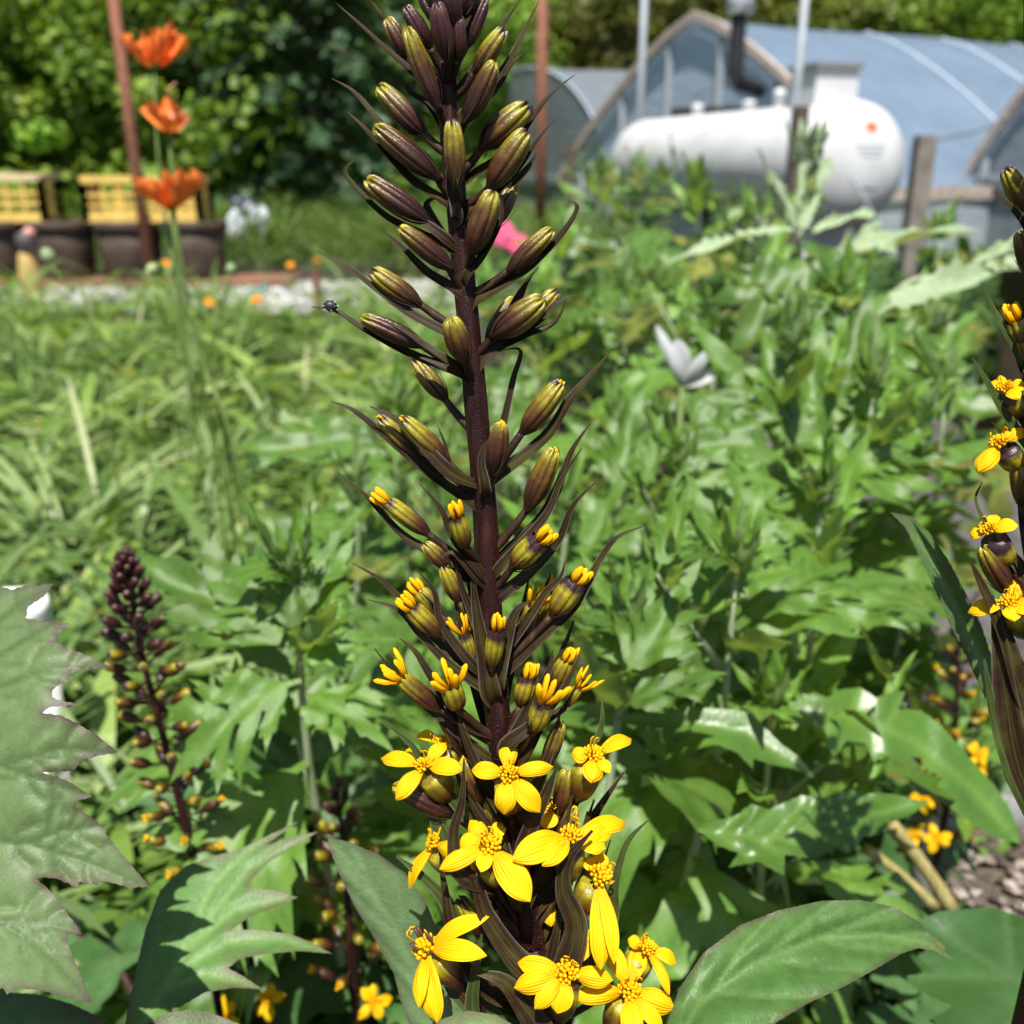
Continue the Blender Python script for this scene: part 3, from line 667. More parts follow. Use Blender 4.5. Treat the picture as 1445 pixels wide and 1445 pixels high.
# ------------------------------------------------------------------ low leafy bed at left (uncountable)
def bed(name, n, place, hgt, lnr, wdr, stops, label, seed, per=12, lean=.9):
    g = np.random.default_rng(seed); K = 5
    C, Hh = place(g, n); V = []; Rn = []
    for i in range(n):
        c = C[i]; h = Hh[i]; val = g.random()
        for k in range(per):
            a = g.random() * 6.283; d = np.array([math.cos(a), math.sin(a), 0]); s = np.array([-d[1], d[0], 0])
            L = g.uniform(*lnr) * h; w = g.uniform(*wdr) * h; up = g.uniform(.35, 1.25); z0 = h * g.uniform(.05, .55); st = c + d * .01 + [0, 0, z0]
            pts = []
            for q in range(K + 1):
                t = q / K; pts.append((st + d * (L * t * math.cos(up * (1 - .7 * t))) + np.array([0, 0, 1.0]) * (L * math.sin(up) * (t - .62 * lean * t * t)), w * (.25 + 1.5 * t) * (1 - t) ** .75 + .0004))
            tw = s * math.cos(.4) + np.array([0, 0, 1]) * g.uniform(-.5, .5)
            for q in range(K):
                (p0, w0), (p1, w1) = pts[q], pts[q + 1]
                V += [p0 - tw * w0, p0 + tw * w0, p1 + tw * w1, p1 - tw * w1]
            Rn += [min(1, max(0, val * .55 + g.random() * .45))] * (4 * K)
    me = mass_mesh(name, np.array(V), np.array(Rn), rndmat(name + '_leaf', stops, .42, .3))
    tag(obj(name, me), label, 'plants', None, 'stuff')
def place_left(g, n):
    y = .75 + 5.4 * g.random(n) ** 1.25; px = g.uniform(-420, 640, n); x = (px - HALF) / FPX * (y + .25) * .98
    keep = ~((y < 1.5) & (px > 560)); x = np.where(keep, x, x - .35)
    return np.stack([x, y, np.zeros(n)], 1), g.uniform(.15, .30, n) * np.where(y < 1.3, 1.15, 1)
bed('leafy_bed', 690, place_left, .25, (.42, .95), (.045, .12), [(0, (.025, .07, .014)), (.35, (.09, .18, .03)), (.65, (.20, .32, .06)), (.88, (.40, .50, .18)), (1, (.55, .54, .3))], 'dense bed of low light green broad-leaved plants at left', 7, 11)
bed('fine_weeds', 820, lambda g, n: (lambda c, h: (c, h * g.uniform(.7, 1.45, n)))(*place_left(g, n)), .25, (.4, 1.0), (.012, .04), [(0, (.04, .09, .02)), (.5, (.14, .22, .06)), (.85, (.30, .38, .16)), (1, (.45, .42, .26))], 'fine grey-green weeds standing among the broad leaves at left', 17, 12, .5)
def place_far(g, n):
    y = g.uniform(7.6, 12.5, n); px = g.uniform(-150, 900, n); x = (px - HALF) / FPX * (y + .2)
    return np.stack([x, y, np.zeros(n)], 1), g.uniform(.25, .6, n)
bed('rough_grass', 700, place_far, .4, (.5, 1.0), (.015, .04), [(0, (.04, .08, .015)), (.6, (.09, .15, .03)), (1, (.2, .25, .08))], 'rough grass and weeds between the pots and the forest', 9, 10, .6)
def place_right(g, n):
    y = g.uniform(3.2, 6.4, n); px = g.uniform(760, 1700, n); x = (px - HALF) / FPX * (y + .2)
    return np.stack([x, y, np.zeros(n)], 1), g.uniform(.3, .5, n)
bed('weedy_border', 260, place_right, .4, (.5, .9), (.06, .12), [(0, (.02, .045, .014)), (.6, (.05, .10, .022)), (1, (.13, .19, .05))], 'dark green weeds in the border before the tank', 10, 14, .7)

# ------------------------------------------------------------------ leaves from an outline (constrained triangulation)
def segdist(p, segs):
    # p (n,2), segs (m,4) -> min distance
    if len(segs) == 0: return np.full(len(p), 1e9)
    s = np.asarray(segs, float); a = s[:, :2]; d = s[:, 2:] - a; L2 = (d * d).sum(1) + 1e-12
    best = np.full(len(p), 1e9)
    for k in range(len(s)):
        t = np.clip(((p - a[k]) @ d[k]) / L2[k], 0, 1); q = a[k] + t[:, None] * d[k]
        best = np.minimum(best, np.hypot(*(p - q).T))
    return best
def poly_segs(pl): return [(*pl[i], *pl[i + 1]) for i in range(len(pl) - 1)]
def leaf_mesh(name, outline, veins, sp, to3, mat, relief=1.0, vein_w=1.0, edge_w=4.0, serrate=0.0, seed=0, minor=None):
    """outline: closed 2D polygon; veins: list of 2D polylines; sp: point spacing; to3(x, y, h) -> Vector with height h"""
    g = np.random.default_rng(seed); ol = []
    n = len(outline)
    for i in range(n):
        a = np.array(outline[i], float); b = np.array(outline[(i + 1) % n], float); L = np.hypot(*(b - a)); k = max(1, int(L / (sp * 1.0)))
        nr = np.array([-(b - a)[1], (b - a)[0]]) / (L + 1e-9)
        for j in range(k):
            q = a + (b - a) * j / k
            if j and serrate: q = q + nr * serrate * (1 if j % 2 else -1) * (.4 + .6 * g.random())
            ol.append(q)
    ol = np.array(ol); lo = ol.min(0); hi = ol.max(0)
    xs = np.arange(lo[0] + sp / 2, hi[0], sp); ys = np.arange(lo[1] + sp / 2, hi[1], sp)
    gx, gy = np.meshgrid(xs, ys); pts = np.stack([gx.ravel(), gy.ravel()], 1) + g.uniform(-.25, .25, (gx.size, 2)) * sp
    oseg = [(*ol[i], *ol[(i + 1) % len(ol)]) for i in range(len(ol))]
    # inside test
    inside = np.zeros(len(pts), bool)
    for (x1, y1, x2, y2) in oseg:
        c = ((y1 > pts[:, 1]) != (y2 > pts[:, 1])); xi = (x2 - x1) * (pts[:, 1] - y1) / (y2 - y1 + 1e-12) + x1
        inside ^= c & (pts[:, 0] < xi)
    pts = pts[inside]; 
    if len(pts): pts = pts[segdist(pts, oseg) > sp * .45]
    vv = [Vector(p) for p in ol] + [Vector(p) for p in pts]
    r = delaunay_2d_cdt(vv, [], [list(range(len(ol)))], 1, 1e-6)
    p2 = np.array([tuple(v) for v in r[0]])
    vs_ = [s for pl in veins for s in poly_segs(pl)]
    dv = segdist(p2, vs_); de = segdist(p2, oseg)
    vein = np.exp(-(dv / (vein_w * sp)) ** 2); edge = np.exp(-(de / (edge_w * sp)))
    if minor:
        ms = [s for pl in minor for s in poly_segs(pl)]; dm = segdist(p2, ms)
        vein = np.maximum(vein, .55 * np.exp(-(dm / (vein_w * .7 * sp)) ** 2)); dv = np.minimum(dv, dm * 1.4)
    h = relief * sp * (1.6 * (1 - np.exp(-dv / (3.5 * sp))) - .3)
    mb = MB(); mb.v = [to3(p2[i, 0], p2[i, 1], h[i]) for i in range(len(p2))]; mb.f = [tuple(f) for f in r[2]]
    mb.attr = {'vein': vein, 'edge': edge}
    me = mb.mesh(name, mat)
    return me

# ------------------------------------------------------------------ mugwort-like stalks with lobed leaves (pale undersides)
def lobed_outline(rn, lobes=4, width=.42, term=.30, teeth=True):
    side = []
    for sgn in (1, -1):
        pts = [(sgn * .015, 0), (sgn * .018, .10)]
        for j in range(lobes):
            y0 = .12 + (.86 - term) * j / lobes; dy = (.86 - term) / lobes
            w = width * (.55 + .45 * math.sin(math.pi * (.25 + .6 * (j + .5) / lobes))) * rn.uniform(.8, 1.15)
            ty = y0 + dy * .5 + w * rn.uniform(.55, .85); nk = .055 + .02 * rn.random()
            pts.append((sgn * nk, y0))
            pts.append((sgn * (w * .55), y0 + (ty - y0) * .42))
            if teeth: pts += [(sgn * (w * .74), y0 + (ty - y0) * .58), (sgn * (w * .72), y0 + (ty - y0) * .66)]
            pts.append((sgn * w, ty))
            if teeth: pts += [(sgn * (w * .70), y0 + (ty - y0) * .88), (sgn * w * .72, y0 + (ty - y0) * 1.0), (sgn * w * .42, y0 + dy * .62 + (ty - y0) * .42)]
            else: pts.append((sgn * w * .5, y0 + dy * .55 + (ty - y0) * .5))
            pts.append((sgn * (nk + .02), y0 + dy * .86))
        y0 = .98 - term
        pts += [(sgn * .075, y0 + term * .2), (sgn * .10, y0 + term * .42), (sgn * .06, y0 + term * .5), (sgn * .05, y0 + term * .72)]
        side.append(pts)
    return side[0] + [(0, 1.02)] + side[1][::-1]
def clean(ol):   # force a simple outline: drop points that cross the midline, keep lobes monotone enough
    return [(x, y) for x, y in ol]
def art_leaf(seed, droop, mat, lobes, width, term, cup=.25):
    rn = random.Random(seed); ol = lobed_outline(rn, lobes, width, term)
    veins = [[(0, 0), (0, 1)]]
    for j in range(lobes):
        y0 = .13 + (.86 - term) * j / lobes
        for s in (1, -1): veins.append([(0, y0), (s * width * .8, y0 + width * .7)])
    tw = rn.uniform(-.5, .5)
    def to3(x, y, h):
        a = droop * y; yy = math.sin(a) / droop if abs(droop) > .01 else y; zz = -(1 - math.cos(a)) / droop if abs(droop) > .01 else 0
        z = zz + cup * abs(x) - .5 * x * x + h + .035 * math.sin(y * 17 + (3 if x > 0 else 0)) * min(1, abs(x) * 6) + .02 * math.sin(x * 30 + y * 9)
        th = tw * y; X = x * math.cos(th) - z * 0
        return Vector((X, yy, z + x * math.sin(th)))
    return leaf_mesh('mugwort_leaf', ol, veins, .035, to3, mat, .35, .9, seed=seed)
ART = [art_leaf(21, .9, M_ART, 3, .40, .34), art_leaf(22, 1.5, M_ART, 4, .36, .30), art_leaf(23, .35, M_ART, 3, .34, .40, .45), art_leaf(24, 2.0, M_ART, 3, .44, .36), art_leaf(25, -.3, M_ARTY, 2, .26, .5, .5), art_leaf(26, .2, M_ARTY, 1, .15, .7, .3)]
ARTS = [art_leaf(31, .5, M_SILV, 2, .24, .5, .5), art_leaf(32, -.3, M_SILV, 1, .16, .66, .6)]
def leaf_matrix(base, azim, elev, roll, s):
    return Matrix.Translation(base) @ Matrix.Rotation(azim, 4, 'Z') @ Matrix.Rotation(elev, 4, 'X') @ Matrix.Rotation(roll, 4, 'Y') @ Matrix.Diagonal((s, s, s, 1))
def stalk(px, py, d, label, seed, size=.12, n=22, silver=False, lean=(0, 0), spread=1.0, zmin=.12, name='mugwort_plant'):
    rn = random.Random(seed); top = P(px, py, d); base = Vector((top.x + lean[0], top.y + lean[1], 0))
    r = thing(name, label, 'plant', base, 'lobed-leaved mugwort stalks')
    H = top.z
    pts = cr([base, base.lerp(top, .4) + Vector((rn.uniform(-.02, .02), rn.uniform(-.02, .02), 0)), base.lerp(top, .75), top - Z * .01], 5)
    mb = MB(); mb.tube(pts, [lerp(.0052, .0018, i / (len(pts) - 1)) for i in range(len(pts))], 8); mb.build('stem', M_ARTSTEM, r)
    def at(t):
        q = t * (len(pts) - 1); i = min(int(q), len(pts) - 2); return pts[i].lerp(pts[i + 1], q - i)
    t0 = zmin / H
    a = rn.uniform(0, 6.28)
    for i in range(n):
        t = lerp(t0, .985, (i / (n - 1)) ** .82); a += 2.4 + rn.uniform(-.3, .3)
        f = i / (n - 1); s = size * (1.05 - .25 * abs(f - .45)) * (1 if f < .72 else lerp(1, .42, (f - .72) / .28)) * rn.uniform(.8, 1.2)
        el = lerp(.15, 1.15, max(0, (f - .35) / .65) ** 1.6) + rn.uniform(-.2, .3)
        me = rn.choice(ART[:4]) if f < .7 else rn.choice(ART[2:])
        if silver and f > .45: me = rn.choice(ARTS)
        obj('leaf', me, r).matrix_basis = leaf_matrix(at(t), a, el, rn.uniform(-.35, .35), s * spread)
    for k in range(7):      # tuft of young leaves at the tip
        obj('leaf', (ARTS if silver else ART[4:])[k % 2], r).matrix_basis = leaf_matrix(at(.985), k * 2.4, rn.uniform(.9, 1.45), rn.uniform(-.3, .3), size * rn.uniform(.3, .5))
    for k in range(2 if H > .4 else 0):       # short side shoots
        t = rn.uniform(.45, .85); b = at(t); az = rn.uniform(0, 6.28); dr = Vector((-math.sin(az) * .6, math.cos(az) * .6, .8)).normalized(); e = b + dr * size * rn.uniform(.5, .9)
        m2 = MB(); m2.tube([b, b.lerp(e, .5), e], [.0018, .0015, .001], 6); sh = m2.build('side_shoot', M_ARTSTEM, r)
        for q in range(5): 
            w = obj('leaf', ART[4 + q % 2] if not silver else ARTS[q % 2], r); w.matrix_basis = leaf_matrix(b.lerp(e, .4 + .15 * q), az + q * 2.4, rn.uniform(.5, 1.2), rn.uniform(-.3, .3), size * rn.uniform(.3, .5))
    return r
STALKS = [
 (1136, 235, 1.30, 'tall stalk with silvery young tip before the tank post', .15, 24, True), (1062, 325, 1.45, 'mugwort stalk left of the silvery tip, before the middle of the tank', .15, 22, False),
 (985, 262, 2.20, 'dark leafy stalk before the left half of the tank', .17, 26, False), (905, 250, 2.60, 'leafy stalk before the far end of the tank', .17, 26, False),
 (848, 245, 2.80, 'leafy stalk left of the tank, before the greenhouse foot', .17, 26, False), (790, 330, 2.45, 'leafy stalk right of the spike beside the pink blooms', .16, 24, False),
 (1195, 420, 1.02, 'stalk below the near end of the tank with upright narrow leaves', .13, 24, False), (1118, 500, .90, 'bright leafy stalk in the middle of the right half', .12, 24, False),
 (1235, 545, .86, 'stalk with spreading fingered leaves toward the right spike', .13, 24, False), (1015, 430, 1.30, 'leafy stalk just right of the white petals', .14, 24, False),
 (880, 400, 1.65, 'leafy stalk above the white petals', .15, 24, False), (1310, 470, 1.15, 'leafy stalk below the grey wooden post', .13, 20, False),
 (960, 655, .86, 'leafy stalk right of the spike, below the white petals', .12, 24, False), (1040, 790, .62, 'pale-stemmed stalk right of the open yellow buds', .105, 20, False),
 (868, 610, 1.05, 'leafy stalk close behind the right bracts of the main spike', .13, 24, False), (800, 720, .90, 'leafy stalk hidden behind the middle of the main spike', .12, 22, False),
 (415, 800, .60, 'stalk with bright toothed leaves left of the main spike', .105, 20, False), (560, 575, 1.20, 'leafy stalk left of the main spike at mid height', .13, 24, False),
 (505, 700, .95, 'leafy stalk left of the main spike, behind the pale folded leaf', .12, 22, False), (630, 740, .80, 'leafy stalk directly behind the main spike', .11, 22, False),
 (890, 880, .60, 'leafy stalk just right of the open yellow flowers', .10, 18, False), (760, 470, 1.7, 'leafy stalk between the main spike and the pink blooms', .15, 24, False),
 (690, 420, 2.0, 'leafy stalk behind the upper stem of the main spike', .15, 24, False), (1160, 700, .72, 'leafy stalk in front of the grey fabric at right', .11, 22, False),
 (1330, 330, 1.9, 'leafy stalk before the white greenhouse skirt at right', .15, 20, False), (330, 1010, .66, 'leafy stalk between the small dark spike and the main spike', .10, 18, False),
 (1335, 560, 1.02, 'leafy stalk just left of the upper flowers of the right spike', .13, 22, False), (1290, 660, .95, 'leafy stalk above the narrow hanging leaf at right', .12, 22, False), (1385, 1010, .9, 'short leafy stalk beside the cut stalks at lower right', .10, 16, False),
 (1090, 990, .66, 'leafy stalk above the large serrated leaf at lower right', .11, 18, False), (610, 1000, .75, 'leafy stalk behind the lowest buds of the main spike', .11, 20, False)]
for k, (px, py, d, lb, sz, n, si) in enumerate(STALKS): stalk(px, py, d, lb, 100 + k, sz * 1.35, int(n * .62), si, (random.uniform(-.06, .06), random.uniform(0, .08)))
# the silvery leaning shoot that points to the right edge
def lean_shoot():
    b = P(1240, 445, 1.05); e = P(1470, 335, 1.0); base = Vector((b.x - .05, b.y + .05, 0))
    r = thing('mugwort_plant', 'silvery shoot leaning to the right edge below the grey post', 'plant', base, 'lobed-leaved mugwort stalks')
    pts = cr([base, Vector((b.x - .04, b.y + .02, b.z * .6)), b, b.lerp(e, .5) + Z * .006, e], 6)
    mb = MB(); mb.tube(pts, [lerp(.005, .002, i / (len(pts) - 1)) for i in range(len(pts))], 8); mb.build('stem', M_ARTSTEM, r)
    rn = random.Random(4); d = (e - b).normalized(); az = math.atan2(-d.x, d.y)
    for k in range(8):
        q = b.lerp(e, k / 9); sg = 1 if k % 2 else -1
        obj('leaf', ARTS[k % 2], r).matrix_basis = leaf_matrix(q, az + sg * rn.uniform(.3, .75), rn.uniform(.0, .7), rn.uniform(-.6, .6), rn.uniform(.05, .085))
lean_shoot()

# ------------------------------------------------------------------ generic ligularia leaves / buds / flowers
def fan_outline(rn, nl=5):
    pts = [(0, 0)]; n = nl * 2 + 1
    tips = []
    for j in range(nl):
        a = lerp(-2.1, 2.1, j / (nl - 1)); L = lerp(1.0, .62, abs(a) / 2.1)
        c = Vector((math.sin(a), math.cos(a))); s = Vector((c.y, -c.x)); o = Vector((0, .12))
        if j: am = lerp(-2.1, 2.1, (j - .5) / (nl - 1)); m = o + Vector((math.sin(am), math.cos(am))) * .42 * lerp(1, .7, abs(am) / 2.1); pts.append((m.x, m.y))
        for f, w in ((.55, -.19), (.66, -.26), (.68, -.17), (.80, -.20), (.82, -.10), (1, 0), (.82, .10), (.80, .20), (.68, .17), (.66, .26), (.55, .19)):
            q = o + c * (L * f) + s * (w * L * rn.uniform(.85, 1.1)); pts.append((q.x, q.y))
        tips.append([(0, .08), (o.x + c.x * L * .95, o.y + c.y * L * .95)])
    return pts, tips
def lig_leaf(seed, mat, droop=.7):
    rn = random.Random(seed); ol, tips = fan_outline(rn)
    def to3(x, y, h):
        r_ = math.hypot(x, y); z = -.28 * droop * r_ * r_ + .05 * math.sin(5 * math.atan2(x, y + .01)) * r_ + h + .03 * math.sin(x * 11 + y * 7)
        return Vector((x, y, z))
    return leaf_mesh('ligularia_leaf', ol, tips, .05, to3, mat, .5, .8, seed=seed)
LIG = [lig_leaf(41, M_LIG), lig_leaf(42, M_LIG, 1.1)]
BUDP = [(.30, -.05), (.36, .02), (.50, .08), (.74, .17), (.92, .30), (1, .45), (.99, .60), (.92, .75), (.80, .87), (.66, .945), (.46, .985), (.15, 1.0)]
def bud_mesh(ln, w, mat, n=24):
    mb = MB(); mb.lathe([(r * w, z * ln) for r, z in BUDP], n, None, 8, .15); return mb.mesh('bud', mat)
def tuft_into(mb, tip, axis, r, ln, k, seed, flare=.25):
    rn = random.Random(seed); x = axis.orthogonal().normalized(); y = axis.cross(x)
    for i in range(k):
        a = 2.4 * i; rr = r * math.sqrt((i + .4) / k); o = x * math.cos(a) + y * math.sin(a)
        p0 = tip + o * rr * .6 - axis * ln * .35; p2 = tip + o * (rr * 1.0 + flare * ln * rr / r) + axis * (ln * rn.uniform(.7, 1.05)); p1 = p0.lerp(p2, .55) + o * ln * .08
        mb.tube([p0, p1, p0.lerp(p2, .88), p2], [r * .30, r * .38, r * .36, r * .14], 8)
def petal_into(mb, c, tip, w, nrm, arch, notch=.12, curl=0.0, seed=0, nx=8, ny=12):
    rn = random.Random(seed); c, tip = Vector(c), Vector(tip); ax = tip - c; L = ax.length; t = ax.normalized(); n = (nrm - t * nrm.dot(t)).normalized(); s = t.cross(n); b = len(mb.v)
    ph = rn.uniform(0, 6)
    for j in range(ny + 1):
        v = j / ny; hw = w * (.22 + .78 * math.sin(min(1, v / .5) * math.pi / 2) ** 1.1) * (1 if v < .55 else max(.03, 1 - ((v - .55) / .455) ** 2.7))
        bend = arch * L * math.sin(math.pi * min(1, v * .93 + .04)) - curl * L * max(0, v - .55) ** 2
        for i in range(nx + 1):
            u = i / nx * 2 - 1
            vv = v - (notch * .35 * (1 - abs(abs(u) - .45) / .55) * -0.18 if v > .9 else 0)
            z = bend + (.30 * math.sin(ph) - .22) * w * u * u * 1.2 + .09 * w * math.cos(u * 9.4) * (1 - v * .5) + .09 * w * math.sin(v * 6 + u * 3 + ph)
            mb.v.append(c + t * (L * vv) + s * (u * hw) + n * z); mb.uv.append((u, v))
    for j in range(ny):
        for i in range(nx): q = b + j * (nx + 1) + i; mb.f.append((q, q + 1, q + nx + 2, q + nx + 1))
def disc_into(mb, c, nrm, r, seed, k=26, styles=5):
    rn = random.Random(seed); nrm = nrm.normalized(); x = nrm.orthogonal().normalized(); y = nrm.cross(x)
    for i in range(k):
        a = 2.4 * i; f = math.sqrt((i + .5) / k); o = x * math.cos(a) + y * math.sin(a); h = r * (.75 * (1 - f * f) + .25) * rn.uniform(.85, 1.15)
        d = (nrm + o * f * .8).normalized(); p = c + o * (r * f * .85) + nrm * h * .5; rr = r * .15 * rn.uniform(.85, 1.2)
        mb.tube([c + o * r * f * .5, p, p + d * r * .22, p + d * r * .36], [rr * .7, rr, rr * 1.1, rr * .35], 7)
    for i in range(styles):
        a = rn.uniform(0, 6.28); o = (x * math.cos(a) + y * math.sin(a)); s = nrm.cross(o); b0 = c + o * r * rn.uniform(.3, .8) + nrm * r * .5; tp = b0 + nrm * r * rn.uniform(.5, .9) + o * r * .25
        sg = rn.choice((-1, 1)); R0 = r * .22
        arc = [tp + s * sg * R0 * (1 - math.cos(q)) + nrm * R0 * math.sin(q) for q in [k_ * .65 for k_ in range(8)]]
        mb.tube([b0, b0.lerp(tp, .6)] + arc, r * .055, 6)
GB_LEN, GB_W = .016, .0038
G_BUD = bud_mesh(GB_LEN, GB_W, M_BUD, 16); G_YOUNG = bud_mesh(GB_LEN, GB_W, M_YOUNG, 16)
mb = MB(); tuft_into(mb, Vector((0, 0, GB_LEN)), Z, .0022, .0036, 5, 3); G_TUFT = mb.mesh('petal_tuft', M_PETAL)
def gen_flower(seed):
    rn = random.Random(seed); mb = MB()
    for k in range(5):
        a = k * 1.257 + rn.uniform(-.3, .3); e = rn.uniform(-.35, .3); L = rn.uniform(.011, .015)
        petal_into(mb, (0, 0, 0), Vector((math.cos(a) * L * math.cos(e), math.sin(a) * L * math.cos(e), L * math.sin(e))), .0037, Z, .12, seed=k, nx=4, ny=6)
    return mb.mesh('petals', M_PETAL)
def gen_disc():
    mb = MB(); disc_into(mb, Vector((0, 0, 0)), Z, .004, 3, 14, 3); return mb.mesh('disc', M_DISC)
G_FLOW = [gen_flower(1), gen_flower(2)]; G_DISC = gen_disc()
def zrot(p, d, s=1.0, spin=0.0): return Matrix.Translation(p) @ d.normalized().to_track_quat('Z', 'Y').to_matrix().to_4x4() @ Matrix.Rotation(spin, 4, 'Z') @ Matrix.Diagonal((s, s, s, 1))
def generic_spike(label, pts, seed, n, flower_from=.8, young_to=.35, s=1.0, leaves=4, leafz=.3, leafs=.13):
    """pts: world points apex -> low; the stem then goes down to the ground"""
    rn = random.Random(seed); low = pts[-1]; base = Vector((low.x + (low.x - pts[-2].x) * .3, low.y + .02, 0))
    r = thing('ligularia_plant', label, 'plant', base, 'ligularia plants')
    path = cr(pts, 6); full = path + cr([low, low.lerp(base, .5), base], 4)[1:]
    mb = MB(); mb.tube(full, [lerp(.0012, .0034, min(1, i / len(path))) * s for i in range(len(full))], 8); mb.build('stem', M_STEM, r)
    a = rn.random() * 6
    for i in range(n):
        f = (i / (n - 1)) ** 1.15; q = f * (len(path) - 1); k = min(int(q), len(path) - 2); p = path[k].lerp(path[k + 1], q - k); a += 2.4
        side = Vector((math.cos(a), math.sin(a), 0)); el = lerp(1.3, .35, min(1, f * 2.2)); d = side * math.cos(el) + Z * math.sin(el)
        ks = s * lerp(.55, 1.0, min(1, f * 2.5)); st = lerp(.002, .011, min(1, f * 2)) * s
        bp = p + side * .002 + d * st
        if f >= flower_from:
            o = obj('flower_head', G_FLOW[i % 2], r); o.matrix_basis = zrot(bp + d * .010 * s, (d + Z * .3 - FWD * .3), s, rn.uniform(0, 6))
            q2 = obj('disc', G_DISC, o); b2 = obj('involucre', G_BUD, o); b2.matrix_basis = Matrix.Translation((0, 0, -.012)) @ Matrix.Diagonal((.9, .9, .75, 1))
            m3 = MB(); m3.tube([p, p.lerp(bp, .6) - Z * .001, bp], [.0012 * s, .001 * s, .0009 * s], 6); m3.build('flower_stalk', M_STALK, r)
        else:
            o = obj('bud', G_YOUNG if f < young_to else G_BUD, r); o.matrix_basis = zrot(bp, d + Z * .15, ks, rn.uniform(0, 6))
            if f > flower_from - .25: obj('petal_tuft', G_TUFT, o)
            m3 = MB(); m3.tube([p, p.lerp(bp, .6), bp], .0009 * s, 5); m3.build('flower_stalk', M_STALK, r)
    for k in range(leaves):
        az = rn.uniform(0, 6.28); t = Vector((base.x - math.sin(az) * rn.uniform(.08, .16), base.y + math.cos(az) * rn.uniform(.06, .14), leafz * rn.uniform(.75, 1.2)))
        m4 = MB(); m4.tube(cr([base + Z * .01, base.lerp(t, .35) + Z * .06, t], 4), .0028, 6); m4.build('leaf_stalk', M_STALK, r)
        obj('leaf', LIG[k % 2], r).matrix_basis = leaf_matrix(t, az, rn.uniform(-.35, .25), rn.uniform(-.3, .3), leafs * rn.uniform(.8, 1.2))
    return r
generic_spike('short dark ligularia spike with closed buds left of the main spike', [P(*a) for a in ((178, 792, .60), (186, 850, .60), (204, 940, .605), (236, 1060, .61), (276, 1225, .62))], 61, 88, 1.1, .45, .86, 5, .30, .13)
generic_spike('ligularia with yellow buds low between the lobed leaf and the main spike', [P(*a) for a in ((478, 1120, .66), (484, 1200, .66), (492, 1290, .66), (500, 1400, .67))], 62, 34, 1.0, .2, 1.0, 5, .28, .13)
generic_spike('blurred ligularia with open yellow flowers beside the right spike', [P(*a) for a in ((1352, 880, .86), (1350, 980, .86), (1345, 1080, .87), (1325, 1200, .88))], 63, 34, .55, .15, 1.0, 4, .24, .12)
generic_spike('small ligularia blooming yellow behind the lobed leaf at lower left', [P(*a) for a in ((330, 1200, .70), (340, 1270, .70), (352, 1340, .70), (362, 1420, .71))], 64, 24, .9, .1, 1.0, 5, .25, .12)
generic_spike('budding ligularia seen dimly behind the lowest yellow flowers', [P(*a) for a in ((930, 1010, .95), (940, 1100, .95), (950, 1200, .96), (955, 1300, .97))], 65, 26, .8, .3, 1.0, 6, .26, .14)
# leafy ligularia clumps without open spikes, filling the bed
def clump(label, px, py, d, n, seed, z, s=.14):
    rn = random.Random(seed); c = P(px, py, d); base = Vector((c.x, c.y, 0))
    r = thing('ligularia_plant', label, 'plant', base, 'ligularia plants')
    for k in range(n):
        az = k * 2.4 + rn.uniform(-.4, .4); q = rn.uniform(.03, .16); t = Vector((base.x - math.sin(az) * q, base.y + math.cos(az) * q, z * rn.uniform(.6, 1.1)))
        m4 = MB(); m4.tube(cr([base + Z * .005, base.lerp(t, .35) + Z * .05, t], 4), .0026, 6); m4.build('leaf_stalk', M_STALK, r)
        obj('leaf', LIG[k % 2], r).matrix_basis = leaf_matrix(t, az, rn.uniform(-.4, .3), rn.uniform(-.35, .35), s * rn.uniform(.75, 1.2))
for k, (px, py, d, n, z, lb) in enumerate([
 (120, 1330, .62, 9, .33, 'broad dark leaves below the big purple-edged leaf at left'), (420, 1350, .62, 9, .30, 'broad dark ligularia leaves right of the lobed leaf'),
 (600, 1250, .75, 8, .30, 'shaded ligularia leaves behind the foot of the main spike'), (1000, 1250, .72, 9, .30, 'shaded broad leaves above the smooth leaf at lower right'),
 (1180, 1330, .66, 8, .26, 'dark ligularia leaves behind the smooth leaf at lower right'), (1390, 1400, .62, 9, .34, 'broad lobed leaves in the lower right corner'),
 (860, 1150, .85, 8, .33, 'dark leaves right of the open yellow flowers'), (1230, 900, .95, 9, .36, 'shaded leaves below the narrow hanging leaf at right'),
 (1040, 900, .98, 9, .38, 'shaded leaves at the foot of the pale-stemmed stalk'), (720, 900, 1.0, 8, .36, 'shaded leaves behind the middle of the main spike'),
 (520, 880, 1.0, 9, .34, 'grey-green leaves left of the main spike at mid height'), (1280, 680, 1.25, 8, .40, 'broad leaves before the grey fabric at right'),
 (330, 1130, .85, 8, .28, 'pale ligularia leaves between the two left spikes'), (60, 1120, .8, 7, .25, 'leaves hidden behind the big purple-edged leaf'),
 (700, 640, 1.35, 8, .42, 'leaves behind the upper middle of the main spike'), (960, 560, 1.5, 8, .45, 'broad leaves around the white petals'),
 (1130, 640, 1.3, 8, .42, 'broad leaves among the stalks in the middle right')]):
    clump(lb, px, py, d, n - 2, 200 + k, z * .8)

